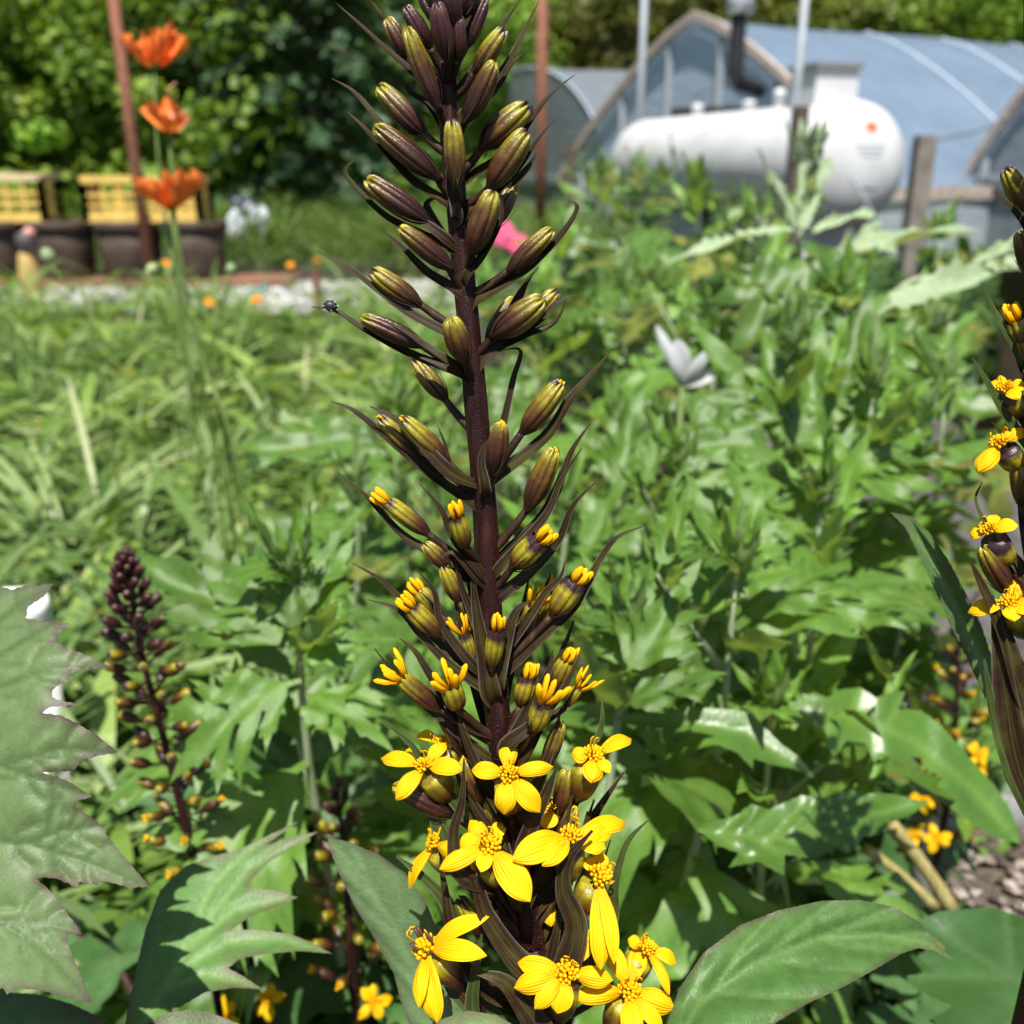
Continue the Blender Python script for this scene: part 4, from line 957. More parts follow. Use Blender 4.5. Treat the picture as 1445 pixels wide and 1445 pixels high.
# ------------------------------------------------------------------ poppies
M_POPPY = petalmat('poppy_orange', (1.0, .27, .06), (1.0, .17, .025), .2, 14); M_POPPYP = petalmat('poppy_peach', (.95, .50, .30), (.9, .3, .1), .2, 14)
M_ORANGE = petalmat('small_orange', (.85, .33, .01), (.8, .25, .01), .3)
def poppy(label, head, d, stem_px, nrm, s, petals, seed, peach=0):
    rn = random.Random(seed); c = P(head[0], head[1], d); pts = [P(x, y, d + .02 * k) for k, (x, y) in enumerate(stem_px)]; base = Vector((pts[-1].x + .02, pts[-1].y + .05, 0))
    r = thing('poppy', label, 'poppy', base, 'orange poppies')
    sp_ = cr([c] + pts + [base], 6); mb = MB(); mb.tube(sp_, .0026, 8); mb.build('stem', M_GSTEM, r)
    nrm = (RIGHT * nrm[0] + UPV * nrm[1] - FWD * nrm[2]).normalized(); x = nrm.orthogonal().normalized(); y = nrm.cross(x)
    for k in range(petals):
        a = k * 6.283 / petals + rn.uniform(-.25, .25); o = x * math.cos(a) + y * math.sin(a); op = rn.uniform(.42, .8); sz = rn.uniform(.72, 1.12)
        mb = MB(); nx, ny = 14, 9; side = nrm.cross(o)
        for j in range(ny + 1):
            v = j / ny; rr = s * sz * math.sin(v * 1.5) * op; h = s * sz * .95 * (v ** 1.25) * (1.2 - op * .5)
            for i in range(nx + 1):
                u = i / nx * 2 - 1; ang = u * .95 * (1 - .12 * v); rf = 1 + .22 * math.sin(u * 11 + k * 2 + seed) * v * v + .12 * math.sin(u * 23 + k * 3) * v ** 3
                e = 1 - .10 * u * u * v
                mb.v.append(c + (o * math.cos(ang) + side * math.sin(ang)) * (rr * rf) + nrm * (h * e * (1 + .16 * math.sin(u * 7 + k * 1.7 + seed) * v))); mb.uv.append((u, v))
        for j in range(ny):
            for i in range(nx): q = j * (nx + 1) + i; mb.f.append((q, q + 1, q + nx + 2, q + nx + 1))
        mb.build('petal', M_POPPYP if k < peach else M_POPPY, r)
    mb = MB(); mb.lathe([(s * .1, 0), (s * .17, s * .1), (s * .18, s * .25), (s * .2, s * .3), (s * .02, s * .33)], 14, zrot(c, nrm)); mb.build('seed_head', M_GSTEM, r)
poppy('topmost orange poppy, cup-shaped, beside the rusty stake', (218, 100), 1.40, [(219, 150), (225, 240), (238, 340), (262, 480), (300, 600)], (.02, .95, .3), .055, 6, 1)
poppy('ragged half-shed orange poppy, middle of the three', (240, 190), 1.34, [(242, 240), (250, 330), (275, 470), (320, 620)], (.10, .8, .5), .044, 4, 2, 1)
poppy('lowest orange poppy before the yellow crate', (243, 298), 1.26, [(247, 340), (262, 420), (290, 520), (335, 660)], (.0, .95, .3), .052, 6, 3)
def loose_petal():
    c = P(250, 150, 1.34); mb = MB(); petal_into(mb, c, P(246, 116, 1.33), .010, -FWD * .3 + Z * .5 - RIGHT, .3, .1, .5, 3)
    r = bpy.data.objects['poppy.001']; mb.build('petal', M_POPPYP, r)
loose_petal()
def seedpod(label, head, d, stem_px, s):
    c = P(*head, d); pts = [P(x, y, d + .01 * k) for k, (x, y) in enumerate(stem_px)]; base = Vector((pts[-1].x, pts[-1].y + .04, 0))
    r = thing('poppy_pod', label, 'seed pod', base, 'poppy seed pods')
    mb = MB(); mb.tube(cr([c] + pts + [base], 6), .0019, 7); mb.build('stem', M_GSTEM, r)
    mb = MB(); dr = (c - pts[0]).normalized(); mb.lathe([(s * .3, -s), (s * .8, -s * .6), (s, 0), (s * .85, s * .6), (s * .6, s * .85), (s * .75, s), (s * .1, s * 1.15)], 14, zrot(c, dr)); mb.build('pod', leafmat('pod_green', (.2, .28, .14), (.2, .28, .14), rough=.6, trans=0), r)
seedpod('green poppy pod before the pots at left', (68, 362), 1.35, [(80, 385), (100, 410), (130, 470)], .010)
seedpod('nodding poppy pod below the lowest poppy', (215, 380), 1.30, [(222, 372), (236, 395), (262, 500)], .008)
seedpod('pale poppy pod under the lowest poppy', (232, 322), 1.28, [(240, 345), (258, 420), (285, 520)], .007)
seedpod('poppy pod right of the lowest poppy before the gravel', (326, 380), 1.32, [(322, 400), (312, 440), (305, 520)], .007)
seedpod('bent poppy pod beside the ragged poppy stem', (250, 385), 1.33, [(254, 410), (262, 450), (290, 560)], .008)
def small_flower(label, px, py, y, s, mat, petals=7, group='small orange flowers', cat='flower', name='small_flower'):
    c = PY(px, py, y); base = Vector((c.x + .01, c.y + .02, 0)); r = thing(name, label, cat, base, group)
    mb = MB(); mb.tube(cr([base, base.lerp(c, .6), c], 4), s * .06, 6); mb.build('stem', M_GSTEM, r)
    n = (Z * .6 - FWD * .8).normalized(); x = n.orthogonal().normalized(); y_ = n.cross(x)
    for k in range(petals):
        a = k * 6.283 / petals; mb = MB(); petal_into(mb, c, c + (x * math.cos(a) + y_ * math.sin(a)) * s + n * s * .2, s * .42, n, .1, nx=4, ny=5, seed=k); mb.build('petal', mat, r)
    mb = MB(); disc_into(mb, c, n, s * .28, 3, 10, 0); mb.build('disc', M_DISC, r)
for px, py, y, lb in ((297, 426, 4.9, 'small orange flower in the bed below the lowest poppy'), (361, 423, 5.0, 'small orange flower left of the thin garden stake'), (234, 372, 6.4, 'small orange flower before the third dark pot'),
                      (410, 374, 7.2, 'orange flower at the gravel edge left of the spike'), (448, 366, 7.6, 'orange flower at the gravel edge beside the thin stake')):
    small_flower(lb, px, py, y, .03, M_ORANGE)
M_PINK = petalmat('pink_petal', (.60, .09, .20), (.5, .05, .16), .2); M_WHITE = petalmat('white_petal', (.55, .56, .60), (.45, .5, .42), .3)
for px, py, y, s, lb in ((700, 328, 3.3, .06, 'bright pink bloom touching the right side of the main stem'), (727, 345, 3.4, .05, 'smaller pink bloom right of the bright one')):
    small_flower(lb, px, py, y, s, M_PINK, 8, 'pink blooms', 'flower', 'pink_flower')
def white_petals():
    d = 1.12; base = P(965, 560, d); base = Vector((base.x, base.y, 0)); r = thing('white_flower', 'white-petalled flower among the stalks right of the spike', 'flower', base)
    c = P(962, 545, d); mb = MB(); mb.tube([base, base.lerp(c, .5), c], .003, 7); mb.build('stem', M_GSTEM, r)
    for k, (tx, ty, w) in enumerate(((926, 458, .007), (955, 478, .012), (1004, 492, .007), (1012, 528, .009))):
        mb = MB(); petal_into(mb, c, P(tx, ty, d - .01 - .01 * (k % 3)), w, -FWD + Z * .4, .12, seed=k); mb.build('petal', M_WHITE, r)
white_petals()

# ------------------------------------------------------------------ nursery pots, bucket, fabric, cut stalks
def nursery_pot(label, cx, cyy, h, w, mat, cat='pot', name='nursery_pot', soil=True, group=None):
    r = thing(name, label, cat, (cx, cyy, 0), group); T = Matrix.Translation((cx, cyy, 0))
    mb = MB(); mb.lathe([(w * .78, .004), (w * .80, .01), (w * .95, h * .86), (w * .92, h * .86), (w * .8, .05)], 36, T); mb.build('body', mat, r)
    mb = MB(); mb.lathe([(w * .95, h * .85), (w * 1.02, h * .86), (w * 1.02, h * .985), (w, h), (w * .94, h), (w * .93, h * .86)], 36, T, cap=False); mb.build('rim', mat, r)
    if soil:
        mb = MB(); mb.lathe([(w * .925, h * .84), (w * .5, h * .86), (.004, h * .87)], 30, T); mb.build('soil', plain('potting_soil', (.09, .07, .05), .95, 0, 120, .7, .8), r)
    return r
g = P(1470, 1290, .86)
pot = nursery_pot('grey nursery pot with pale grit and cut stalks at lower right', g.x + .02, g.y, .27, .125, plain('grey_pot', (.17, .18, .17), .5))
b = P(1330, 1235, .84)
def cut_stalk(x0, y0, x1, y1, d, w):
    mb = MB(); a = P(x0, y0, d); e = P(x1, y1, d + .02); mb.tube(cr([a, a.lerp(e, .5) + Z * .003, e], 4), [w, w * .95, w * .9, w * .9, w * .9, w * .9, w, w * 1.05, w * 1.1][:9], 10); o = mb.build('cut_stalk', stemmat('straw_stalk', (.22, .19, .06), (.33, .28, .11), (.42, .36, .18), .6), pot)
cut_stalk(1258, 1165, 1345, 1285, .80, .0062); cut_stalk(1222, 1198, 1320, 1280, .79, .0045)
o = pebbles('pot_grit', 420, lambda n: (lambda a, q: np.stack([g.x + .02 + q * np.cos(a), g.y + q * np.sin(a), np.full(n, .24)], 1))(rng.uniform(0, 6.283, n), .112 * np.sqrt(rng.random(n))), .0055, rndmat('perlite', [(0, (.06, .045, .035)), (.6, (.16, .13, .10)), (1, (.42, .38, .33))], .85, 0)); tag(o, 'pale grit on top of the grey nursery pot', 'grit')
wb = P(-2, 880, 1.0)
nursery_pot('white bucket behind the tip of the big leaf at left edge', wb.x - .012, wb.y + .03, P(8, 870, 1.0).z, .046, plain('white_plastic', (.6, .62, .62), .35, var=.05), 'bucket', 'white_bucket', False)
dk = P(1450, 420, 1.9)
nursery_pot('dark brown container at the right edge above the right spike', dk.x + .10, dk.y, P(1440, 345, 1.9).z, .14, plain('dark_container', (.022, .014, .011), .5), 'pot', 'nursery_pot')
def fabric():
    mb = MB(); n = 26; c = P(1370, 640, 1.55)
    for j in range(n + 1):
        for i in range(n + 1):
            x = c.x - .30 + .75 * i / n; y = c.y - .25 + .7 * j / n
            mb.v.append(Vector((x, y, .05 + .32 * (j / n) ** 1.2 + .025 * math.sin(i * .9 + j * .5) + .018 * math.sin(i * .35 - j * 1.1)))); mb.uv.append((i / n, j / n))
    for j in range(n):
        for i in range(n): q = j * (n + 1) + i; mb.f.append((q, q + 1, q + n + 2, q + n + 1))
    tag(mb.build('ground_fabric', plain('grey_fabric', (.075, .07, .07), .85, 0, 25, .4, .5)), 'rumpled grey fabric sheet behind the right flower spike', 'fabric')
fabric()

# ------------------------------------------------------------------ the sharp ligularia spike in front
def SD(py): return .300 + py / 1445 * .05
def W(px, py, dz=0.0):                 # dz in millimetres toward the camera
    return P(px, py, SD(py) - dz * .001)
PXM = .325 / FPX                        # metres per photo pixel at the spike
STEM_PX = [(624, -70), (626, 0), (629, 70), (633, 150), (638, 210), (645, 290), (655, 390), (664, 480), (672, 570), (680, 660), (687, 760), (692, 860), (698, 950), (706, 1040), (718, 1130), (735, 1230), (750, 1330), (764, 1445)]
low = W(764, 1445); foot = Vector((low.x + .03, low.y + .03, 0))
plant = thing('ligularia_plant', 'tall dark ligularia spike in sharp focus with buds above open yellow flowers', 'plant', foot)
def stem_mesh(pts, r0, r1, parent, mat=M_STEM, hairs=3600, seed=1, ribs=7):
    path = cr(pts, 8); mb = MB(); n = 20; m = len(path); b = 0
    rn = random.Random(seed); hb = MB()
    t0 = (path[1] - path[0]).normalized(); nx = t0.orthogonal().normalized(); fr = []
    for i, p in enumerate(path):
        t = (path[min(i + 1, m - 1)] - path[max(i - 1, 0)]).normalized(); nx = (nx - t * nx.dot(t)).normalized(); ny = t.cross(nx); fr.append((p, nx.copy(), ny, t))
        f = i / (m - 1); r = lerp(r0, r1, min(1, f * 1.25))
        for k in range(n):
            a = 2 * math.pi * k / n; rr = r * (1 + .07 * math.cos(a * ribs + f * 3) + .03 * math.sin(f * 60 + a * 2))
            mb.v.append(p + (nx * math.cos(a) + ny * math.sin(a)) * rr); mb.uv.append((k / n, f))
    for i in range(m - 1):
        for k in range(n): mb.f.append((i * n + k, i * n + (k + 1) % n, (i + 1) * n + (k + 1) % n, (i + 1) * n + k))
    o = mb.build('stem', mat, parent)
    for _ in range(hairs):
        i = rn.randrange(int(m * .85)); p, x, y, t = fr[i]; a = rn.uniform(0, 6.283); f = i / (m - 1); r = lerp(r0, r1, min(1, f * 1.25)) * 1.02
        d = x * math.cos(a) + y * math.sin(a); q = p + d * r * .97 + t * rn.uniform(-.001, .001); s = t.cross(d) * .00006; L = rn.uniform(.0002, .00055); e = q + (d + t * rn.uniform(-.4, .4)) * L
        k = len(hb.v); hb.v += [q - s, q + s, e]; hb.f.append((k, k + 1, k + 2))
    if hairs: tag(hb.build('stem_hairs', M_HAIR, o), kind='stuff')
    return path
main_path = stem_mesh([W(*a) for a in STEM_PX] + [low.lerp(foot, .35), foot], 12.5 * PXM, 19 * PXM, plant)

def stalk_to(parent, a, b, r0, r1, mat=M_STALK, sag=0.0):
    mb = MB(); mid = a.lerp(b, .5) - Z * sag
    pts = cr([a, mid, b], 5); mb.tube(pts, [lerp(r0, r1, i / (len(pts) - 1)) for i in range(len(pts))], 10); return mb.build('flower_stalk', mat, parent)
SX = np.array([p[0] for p in STEM_PX], float); SY = np.array([p[1] for p in STEM_PX], float)
def stem_x(py): return float(np.interp(py, SY, SX))
def bract(parent, pts, w, dz=0, green=False, nrm=None, fold=.35):
    """pts: tip first, photo pixels (x, y[, dz mm])"""
    pp = [W(p[0], p[1], (p[2] if len(p) > 2 else dz)) for p in pts][::-1]
    if parent is plant:
        ly = pts[-1][1]; pp = [W(stem_x(ly + 22), ly + 22, min(dz, 3) * .4)] + pp; w *= 1.5 if w < 26 else 1.0
    path = cr(pp, 5)
    n = nrm or (-FWD * .75 + UPV * .35 + RIGHT * random.uniform(-.4, .4)); hw = w * PXM / 2
    mb = MB(); mb.ribbon(path, lambda t: hw * min(1, .42 + t * 2.2) * max(.03, (1 - t)) ** .72, n, hw * .12, fold, 6)
    return mb.build('bract', M_BRACTG if green else M_BRACT, parent)
CNT = [0]
def bud(tip, base, w, att=None, dz=(2, 5), st=0, young=False, parent=None, plantroot=None):
    """st 0 closed, 1 a little yellow, 2 a yellow tuft, 3 opening"""
    root = plantroot or plant; CNT[0] += 1; sd_ = CNT[0]
    a = W(*base, dz[0]); b = W(*tip, dz[1]); ax = b - a; L = ax.length; ax.normalize()
    mb = MB(); rr = w * PXM / 2 * .74 * random.uniform(.84, 1.1); T = zrot(a, ax, 1, sd_ * 1.3)
    bend = Vector((random.uniform(-.05, .05), random.uniform(-.05, .05), 0)) * L
    mb.lathe([(r * rr * (1.0 if st < 2 or z < .7 else 1.06), z * L) for r, z in (BUDP if st < 2 else BUDP[:9])], 64, None, 8, .15, cap=st < 2)
    for i, v in enumerate(mb.v):
        f = v.z / L; a_ = math.atan2(v.y, v.x)
        if f > .72: v = v + Vector((0, 0, .10 * L * (abs(math.cos(a_ * 4)) - .45) * (f - .72) / .28 * (1 + .5 * math.sin(a_ * 3 + sd_))))
        mb.v[i] = T @ (v + bend * (f * f - f))
    o = mb.build('bud', M_YOUNG if young else M_BUD, root)
    if att is not None and root is plant: att = (lerp(att[0], stem_x(att[1] + 6), .9), att[1] + 6)
    if att is not None: stalk_to(o, W(att[0], att[1], 0), a + ax * L * .03, 7.5 * PXM, 5.2 * PXM, sag=.0006)
    if st:
        tb = MB(); k = {1: 4, 2: 6, 3: 6}[st]; ln = {1: .0026, 2: .0052, 3: .0066}[st]
        tuft_into(tb, b - ax * ({1: .0010, 2: .0012, 3: .0010}[st]), ax, rr * {1: .42, 2: .70, 3: .80}[st], ln, k, sd_, {1: -.2, 2: .05, 3: .75}[st])
        tb.build('petal_tuft', M_PETAL, o)
    # small bractlets at the foot of the bud
    for k in range(2):
        x = ax.orthogonal().normalized(); y = ax.cross(x); an = random.uniform(0, 6.28); o_ = x * math.cos(an) + y * math.sin(an)
        lb = MB(); q0 = a - ax * L * .10; q1 = a + ax * L * .18 + o_ * rr * .95; q2 = a + ax * L * random.uniform(.45, .7) + o_ * rr * random.uniform(1.15, 1.5)
        hw = rr * .26; lb.ribbon(cr([q0, q1, q2], 5), lambda t: hw * min(1, .5 + t * 2) * max(.03, 1 - t) ** .8, o_, hw * .12, -.3, 4); lb.build('bractlet', M_BRACT, o)
    return o
def z2(x, y): return (430 + x / 2.89, y / 2.89)
def z4(x, y): return (430 + x / 2.89, 480 + y / 2.89)
def z5(x, y): return (430 + x / 2.627, 945 + y / 2.627)
Q = z2
# crowded purple top
for tip, base, w, dz in [((600, -60), (615, 120), 95, (8, 12)), ((500, -70), (560, 70), 90, (4, 6)), ((690, -70), (640, 70), 95, (4, 6)), ((560, -150), (590, 0), 80, (2, 2)), ((650, -160), (630, 0), 80, (0, 0)), ((470, -50), (540, 90), 80, (-3, -5)), ((735, 0), (655, 195), 95, (2, 3)), ((415, 35), (515, 205), 104, (3, 5)), ((540, 25), (585, 255), 92, (8, 13)), ((625, 70), (625, 250), 85, (6, 9)), ((590, -240), (610, -90), 80, (3, 3))]:
    bud(Q(*tip), Q(*base), w / 2.89, (629 if base[1] > 0 else 626, base[1] / 2.89 + 28), dz, 0, True)
UP_BUDS = [((340, 85), (425, 240), 92, (600, 350), (0, 1)), ((810, 125), (690, 305), 112, (615, 400), (3, 5)), ((768, 268), (655, 500), 122, (610, 560), (7, 11)), ((425, 130), (545, 440), 105, (585, 520), (6, 9)),
 ((312, 362), (488, 548), 112, (565, 620), (-1, -1)), ((300, 525), (545, 728), 124, (580, 800), (4, 6)), ((266, 742), (505, 905), 118, (580, 985), (3, 5)), ((398, 938), (595, 1098), 124, (630, 1180), (6, 9)),
 ((282, 1108), (475, 1245), 108, (610, 1345), (0, 1)), ((246, 1300), (485, 1412), 122, (620, 1500), (4, 6)), ((600, 500), (618, 765), 98, (628, 850), (10, 12)), ((765, 795), (682, 1035), 130, (655, 1110), (8, 11)),
 ((850, 750), (765, 925), 110, (660, 1010), (-6, -8)), ((598, 1305), (655, 1478), 118, (662, 1540), (9, 13)), ((905, 435), (722, 605), 132, (660, 705), (1, 2)), ((900, 548), (752, 770), 132, (665, 840), (5, 7)),
 ((1002, 942), (825, 1112), 112, (695, 1195), (3, 4)), ((962, 1228), (768, 1372), 138, (710, 1440), (4, 6)), ((1022, 1192), (890, 1330), 100, (720, 1440), (-3, -4)), ((848, 1225), (745, 1400), 112, (700, 1450), (-7, -9))]
for t, b_, w, at_, dz in UP_BUDS: bud(Q(*t), Q(*b_), w / 2.89, Q(*at_), dz)
for pts, w, dz in [([(130, 15), (235, 110), (340, 210), (425, 285), (560, 420)], 34, 2), ([(268, 0), (300, 45), (335, 100), (420, 280)], 26, 0), ([(955, 5), (900, 120), (840, 240), (760, 350), (640, 470)], 34, 2), ([(880, 0), (830, 70), (790, 130), (660, 330)], 30, 1),
 ([(890, 215), (840, 270), (785, 360), (650, 520)], 38, -4), ([(110, 320), (200, 375), (290, 480), (380, 590), (560, 740)], 34, 0), ([(175, 458), (240, 520), (320, 610), (440, 740), (575, 830)], 40, 2), ([(400, 330), (440, 385), (510, 430), (590, 560)], 30, -3),
 ([(208, 642), (165, 705), (240, 800), (340, 890), (480, 960), (590, 1010)], 34, 2), ([(395, 750), (410, 830), (480, 900), (570, 970)], 34, 4), ([(318, 940), (400, 1010), (500, 1110), (625, 1190)], 36, 3), ([(50, 1025), (170, 1085), (300, 1185), (430, 1278), (620, 1380)], 34, 1), ([(28, 1252), (130, 1272), (245, 1345), (420, 1440), (640, 1530)], 34, 3),
 ([(1102, 305), (1010, 380), (930, 480), (830, 620), (670, 730)], 36, -1), ([(1020, 485), (950, 570), (870, 690), (760, 800), (668, 870)], 36, 3), ([(945, 620), (925, 670), (850, 750), (680, 900)], 40, -6), ([(1072, 815), (1112, 850), (1050, 955), (920, 1090), (800, 1170), (690, 1240)], 44, 2),
 ([(1105, 1200), (1030, 1235), (940, 1320), (800, 1410), (700, 1500)], 40, 2), ([(1070, 1210), (1045, 1280), (1000, 1330), (900, 1370), (740, 1450)], 30, -3), ([(955, 1090), (905, 1150), (870, 1220), (760, 1400), (700, 1460)], 44, -6),
 ([(620, 500), (590, 600), (600, 760), (625, 880)], 40, 6), ([(800, 790), (800, 900), (730, 1040), (660, 1130)], 40, 5), ([(500, -110), (540, 0), (590, 150)], 30, 5), ([(740, -120), (700, -20), (640, 120)], 30, 5), ([(330, 1310), (420, 1360), (480, 1400), (600, 1480)], 26, 8), ([(560, 800), (500, 830), (520, 900), (570, 985)], 46, -5)]:
    bract(plant, [(*Q(*p),) for p in pts], w / 2.89 * 1.05, dz)
Q = z4
MID = [((452, 85), (575, 245), 108, (625, 370), (-7, -9), 0), ((1042, 180), (885, 378), 132, (765, 560), (2, 3), 1), ((802, 348), (772, 548), 104, (735, 625), (9, 12), 1), ((402, 325), (578, 490), 130, (655, 620), (4, 6), 1), ((312, 322), (470, 480), 100, (640, 620), (0, 1), 1),
 ((1015, 455), (905, 695), 128, (800, 860), (2, 3), 1), ((312, 645), (508, 795), 116, (680, 945), (2, 3), 2), ((615, 700), (660, 850), 118, (700, 915), (9, 13), 2), ((975, 800), (845, 930), 138, (790, 1010), (5, 8), 2), ((490, 830), (590, 930), 100, (690, 990), (1, 2), 0),
 ((1120, 965), (1010, 1125), 128, (800, 1330), (2, 3), 2), ((418, 1075), (560, 1210), 116, (720, 1330), (4, 6), 2), ((455, 1010), (560, 1130), 96, (700, 1250), (-3, -4), 2), ((785, 1155), (762, 1340), 116, (770, 1420), (9, 13), 2), ((940, 1060), (885, 1225), 92, (800, 1330), (-1, -1), 3), ((640, 1170), (695, 1330), 84, (740, 1430), (1, 2), 3),
 ((375, 1360), (560, 1510), 106, (730, 1640), (3, 5), 3), ((585, 1390), (630, 1510), 122, (720, 1620), (8, 12), 3), ((1075, 1290), (1000, 1440), 104, (850, 1640), (3, 4), 2), ((1130, 1400), (1060, 1500), 66, (900, 1640), (-2, -2), 3), ((985, 1450), (930, 1600), 116, (850, 1720), (8, 12), 3)]
for t, b_, w, at_, dz, st in MID: bud(Q(*t), Q(*b_), w / 2.89, Q(*at_), dz, st)
for pts, w, dz in [([(105, 250), (200, 288), (320, 385), (480, 520), (660, 650)], 40, 2), ([(265, 270), (370, 320), (460, 400), (590, 540)], 48, 7), ([(1245, 48), (1170, 140), (1080, 245), (980, 400), (770, 570)], 46, 1), ([(808, 38), (880, 45), (850, 160), (812, 330), (770, 480)], 30, -5), ([(1165, 338), (1085, 460), (1030, 610), (960, 740), (800, 900)], 48, 0), ([(1130, 440), (1040, 580), (980, 720), (800, 920)], 36, 4),
 ([(135, 540), (255, 640), (400, 795), (560, 890), (690, 975)], 40, 1), ([(470, 588), (555, 690), (600, 800), (700, 930)], 42, 6), ([(1185, 580), (1090, 680), (1030, 820), (900, 960), (790, 1050)], 44, 2), ([(1385, 757), (1270, 808), (1195, 910), (1100, 1080), (930, 1240), (800, 1370)], 44, 1), ([(195, 910), (320, 985), (440, 1110), (560, 1240), (720, 1370)], 36, 1), ([(255, 1058), (380, 1100), (480, 1210), (600, 1330), (730, 1420)], 36, 4),
 ([(1062, 900), (1040, 970), (980, 1030), (900, 1150), (800, 1290)], 36, 3), ([(385, 1215), (450, 1270), (520, 1380), (650, 1560)], 40, 5), ([(920, 1062), (860, 1110), (820, 1230), (780, 1400)], 60, 6), ([(460, 940), (530, 1030), (560, 1160), (690, 1330)], 36, 5), ([(285, 1258), (400, 1400), (560, 1550), (720, 1680)], 34, 2), ([(1010, 1262), (1000, 1340), (950, 1430), (860, 1600)], 44, 5), ([(540, 345), (570, 420), (600, 520), (650, 600)], 22, -2), ([(760, 390), (720, 480), (735, 600)], 40, 8), ([(560, 880), (610, 870), (690, 960)], 30, 7)]:
    bract(plant, [(*Q(*p),) for p in pts], w / 2.89 * 1.05, dz)

# open flower heads
def cdir(v): return (RIGHT * v[0] + UPV * v[1] - FWD * v[2]).normalized()
def flower(c, nv, petals, r=17, base=None, dz=12, att=None, seed=0, arch=.12, root=None, cupw=44, anthers=0):
    """c: disc centre px; nv: facing (right, up, toward camera); petals: (tip x, tip y, half width px[, extra dz mm])"""
    root = root or plant; n = cdir(nv); C = W(*c, dz); d0 = SD(c[1])
    B = W(*base, dz - 4) if base else C - n * .013
    ax = (C - B).normalized(); L = (C - B).length
    mb = MB(); T = zrot(B, ax, 1, seed); rr = cupw * PXM / 2
    mb.lathe([(q * rr, z * L * 1.02) for q, z in BUDP[:8]], 24, T, 8, .10); o = mb.build('flower_head', M_BUD, root)
    if att: stalk_to(o, W(*att, 0), B, 5.5 * PXM, 4.5 * PXM)
    db = MB(); disc_into(db, C, n, r * PXM * .84, seed, 28, 4); dd = db.build('disc', M_DISC, o)
    if anthers:
        ab = MB()
        for k in range(anthers):
            a = k * 2.2 + 1; x = n.orthogonal().normalized(); y = n.cross(x); q = C + (x * math.cos(a) + y * math.sin(a)) * r * PXM * .6
            ab.tube([q, q + n * r * PXM * 1.2 + x * .001], r * PXM * .12, 6)
        ab.build('anthers', M_ANTHER, o)
    for k, p in enumerate(petals):
        dx = (p[0] - c[0]) * PXM; dy = -(p[1] - c[1]) * PXM
        off = -(nv[0] * dx + nv[1] * dy) / max(.35, nv[2])
        off = max(-.013, min(.013, off)) + (p[3] * .001 if len(p) > 3 else 0)
        tip = W(p[0], p[1], dz + off * 1000); pb = C + (tip - C).normalized() * r * PXM * .35
        mb = MB(); petal_into(mb, pb, pb + (tip - pb) * 1.14, p[2] * PXM * .96, n + (-FWD) * .4, arch, .12, .25, seed * 9 + k, 8, 14); mb.build('petal', M_PETAL, o)
    return o
flower((600, 1080), (-.35, .75, .6), [(543, 1070, 13), (562, 1121, 15), (645, 1084, 14), (625, 1050, 12), (575, 1060, 10)], 17, (634, 1130), 4, (700, 1200), 1)
flower((622, 1048), (-.1, .9, .4), [(592, 1037, 10), (660, 1032, 10), (640, 1046, 9)], 14, (640, 1085), -4, (690, 1140), 2)
flower((717, 1092), (.0, .55, .85), [(717, 1048, 14, -4), (671, 1087, 13), (774, 1083, 11), (712, 1143, 16, -2), (757, 1140, 16, -2)], 18, (722, 1150), 13, (722, 1215), 3, .22)
flower((838, 1066), (.25, .8, .5), [(886, 1044, 12), (838, 1094, 16), (812, 1062, 14), (858, 1088, 10)], 19, (812, 1130), 4, (745, 1240), 4)
flower((778, 1138), (.1, .6, .7), [(752, 1150, 12), (800, 1120, 9), (770, 1165, 16)], 15, (760, 1180), -2, (735, 1230), 5)
flower((692, 1192), (-.05, .7, .75), [(665, 1160, 13), (708, 1162, 11), (650, 1187, 15), (741, 1262, 22, -1), (628, 1222, 14), (680, 1226, 12)], 21, (700, 1250), 13, (735, 1310), 6, .10)
flower((806, 1180), (.15, .75, .6), [(735, 1208, 22), (772, 1215, 16), (876, 1162, 15, -3), (850, 1195, 17, -1), (858, 1176, 14)], 20, (800, 1245), 8, (750, 1320), 7, .14)
flower((614, 1188), (-.75, .45, .4), [(580, 1246, 12), (618, 1158, 15), (640, 1205, 12)], 17, (640, 1230), 2, (722, 1310), 8)
flower((846, 1236), (.35, .55, .7), [(850, 1352, 19, 2), (866, 1345, 12, 3), (828, 1212, 11), (864, 1222, 13), (848, 1205, 12)], 22, (815, 1290), 8, (760, 1350), 9, .06)
flower((602, 1338), (-.5, .75, .45), [(678, 1298, 14), (674, 1346, 16), (614, 1432, 20, -1), (590, 1410, 13)], 24, (655, 1390), 9, (735, 1420), 10, .12, anthers=4)
flower((800, 1372), (-.02, .55, .85), [(830, 1318, 17, -3), (738, 1360, 15), (734, 1392, 17), (788, 1424, 18, -1), (858, 1382, 15), (760, 1418, 14)], 22, (790, 1440), 17, (770, 1470), 11, .18)
flower((888, 1398), (.1, .6, .75), [(860, 1338, 14), (902, 1338, 14, -2), (818, 1406, 15), (946, 1420, 18), (892, 1462, 17), (930, 1448, 12)], 21, (860, 1460), 12, (775, 1480), 12, .16)
flower((912, 1338), (.35, .75, .5), [(950, 1358, 11), (942, 1394, 9, -2), (890, 1325, 11), (930, 1340, 10)], 18, (880, 1390), 3, (775, 1450), 13, .2)
flower((770, 1262), (.1, .6, .6), [(778, 1300, 13), (745, 1245, 12), (770, 1240, 10)], 14, (755, 1290), -6, (750, 1340), 14)
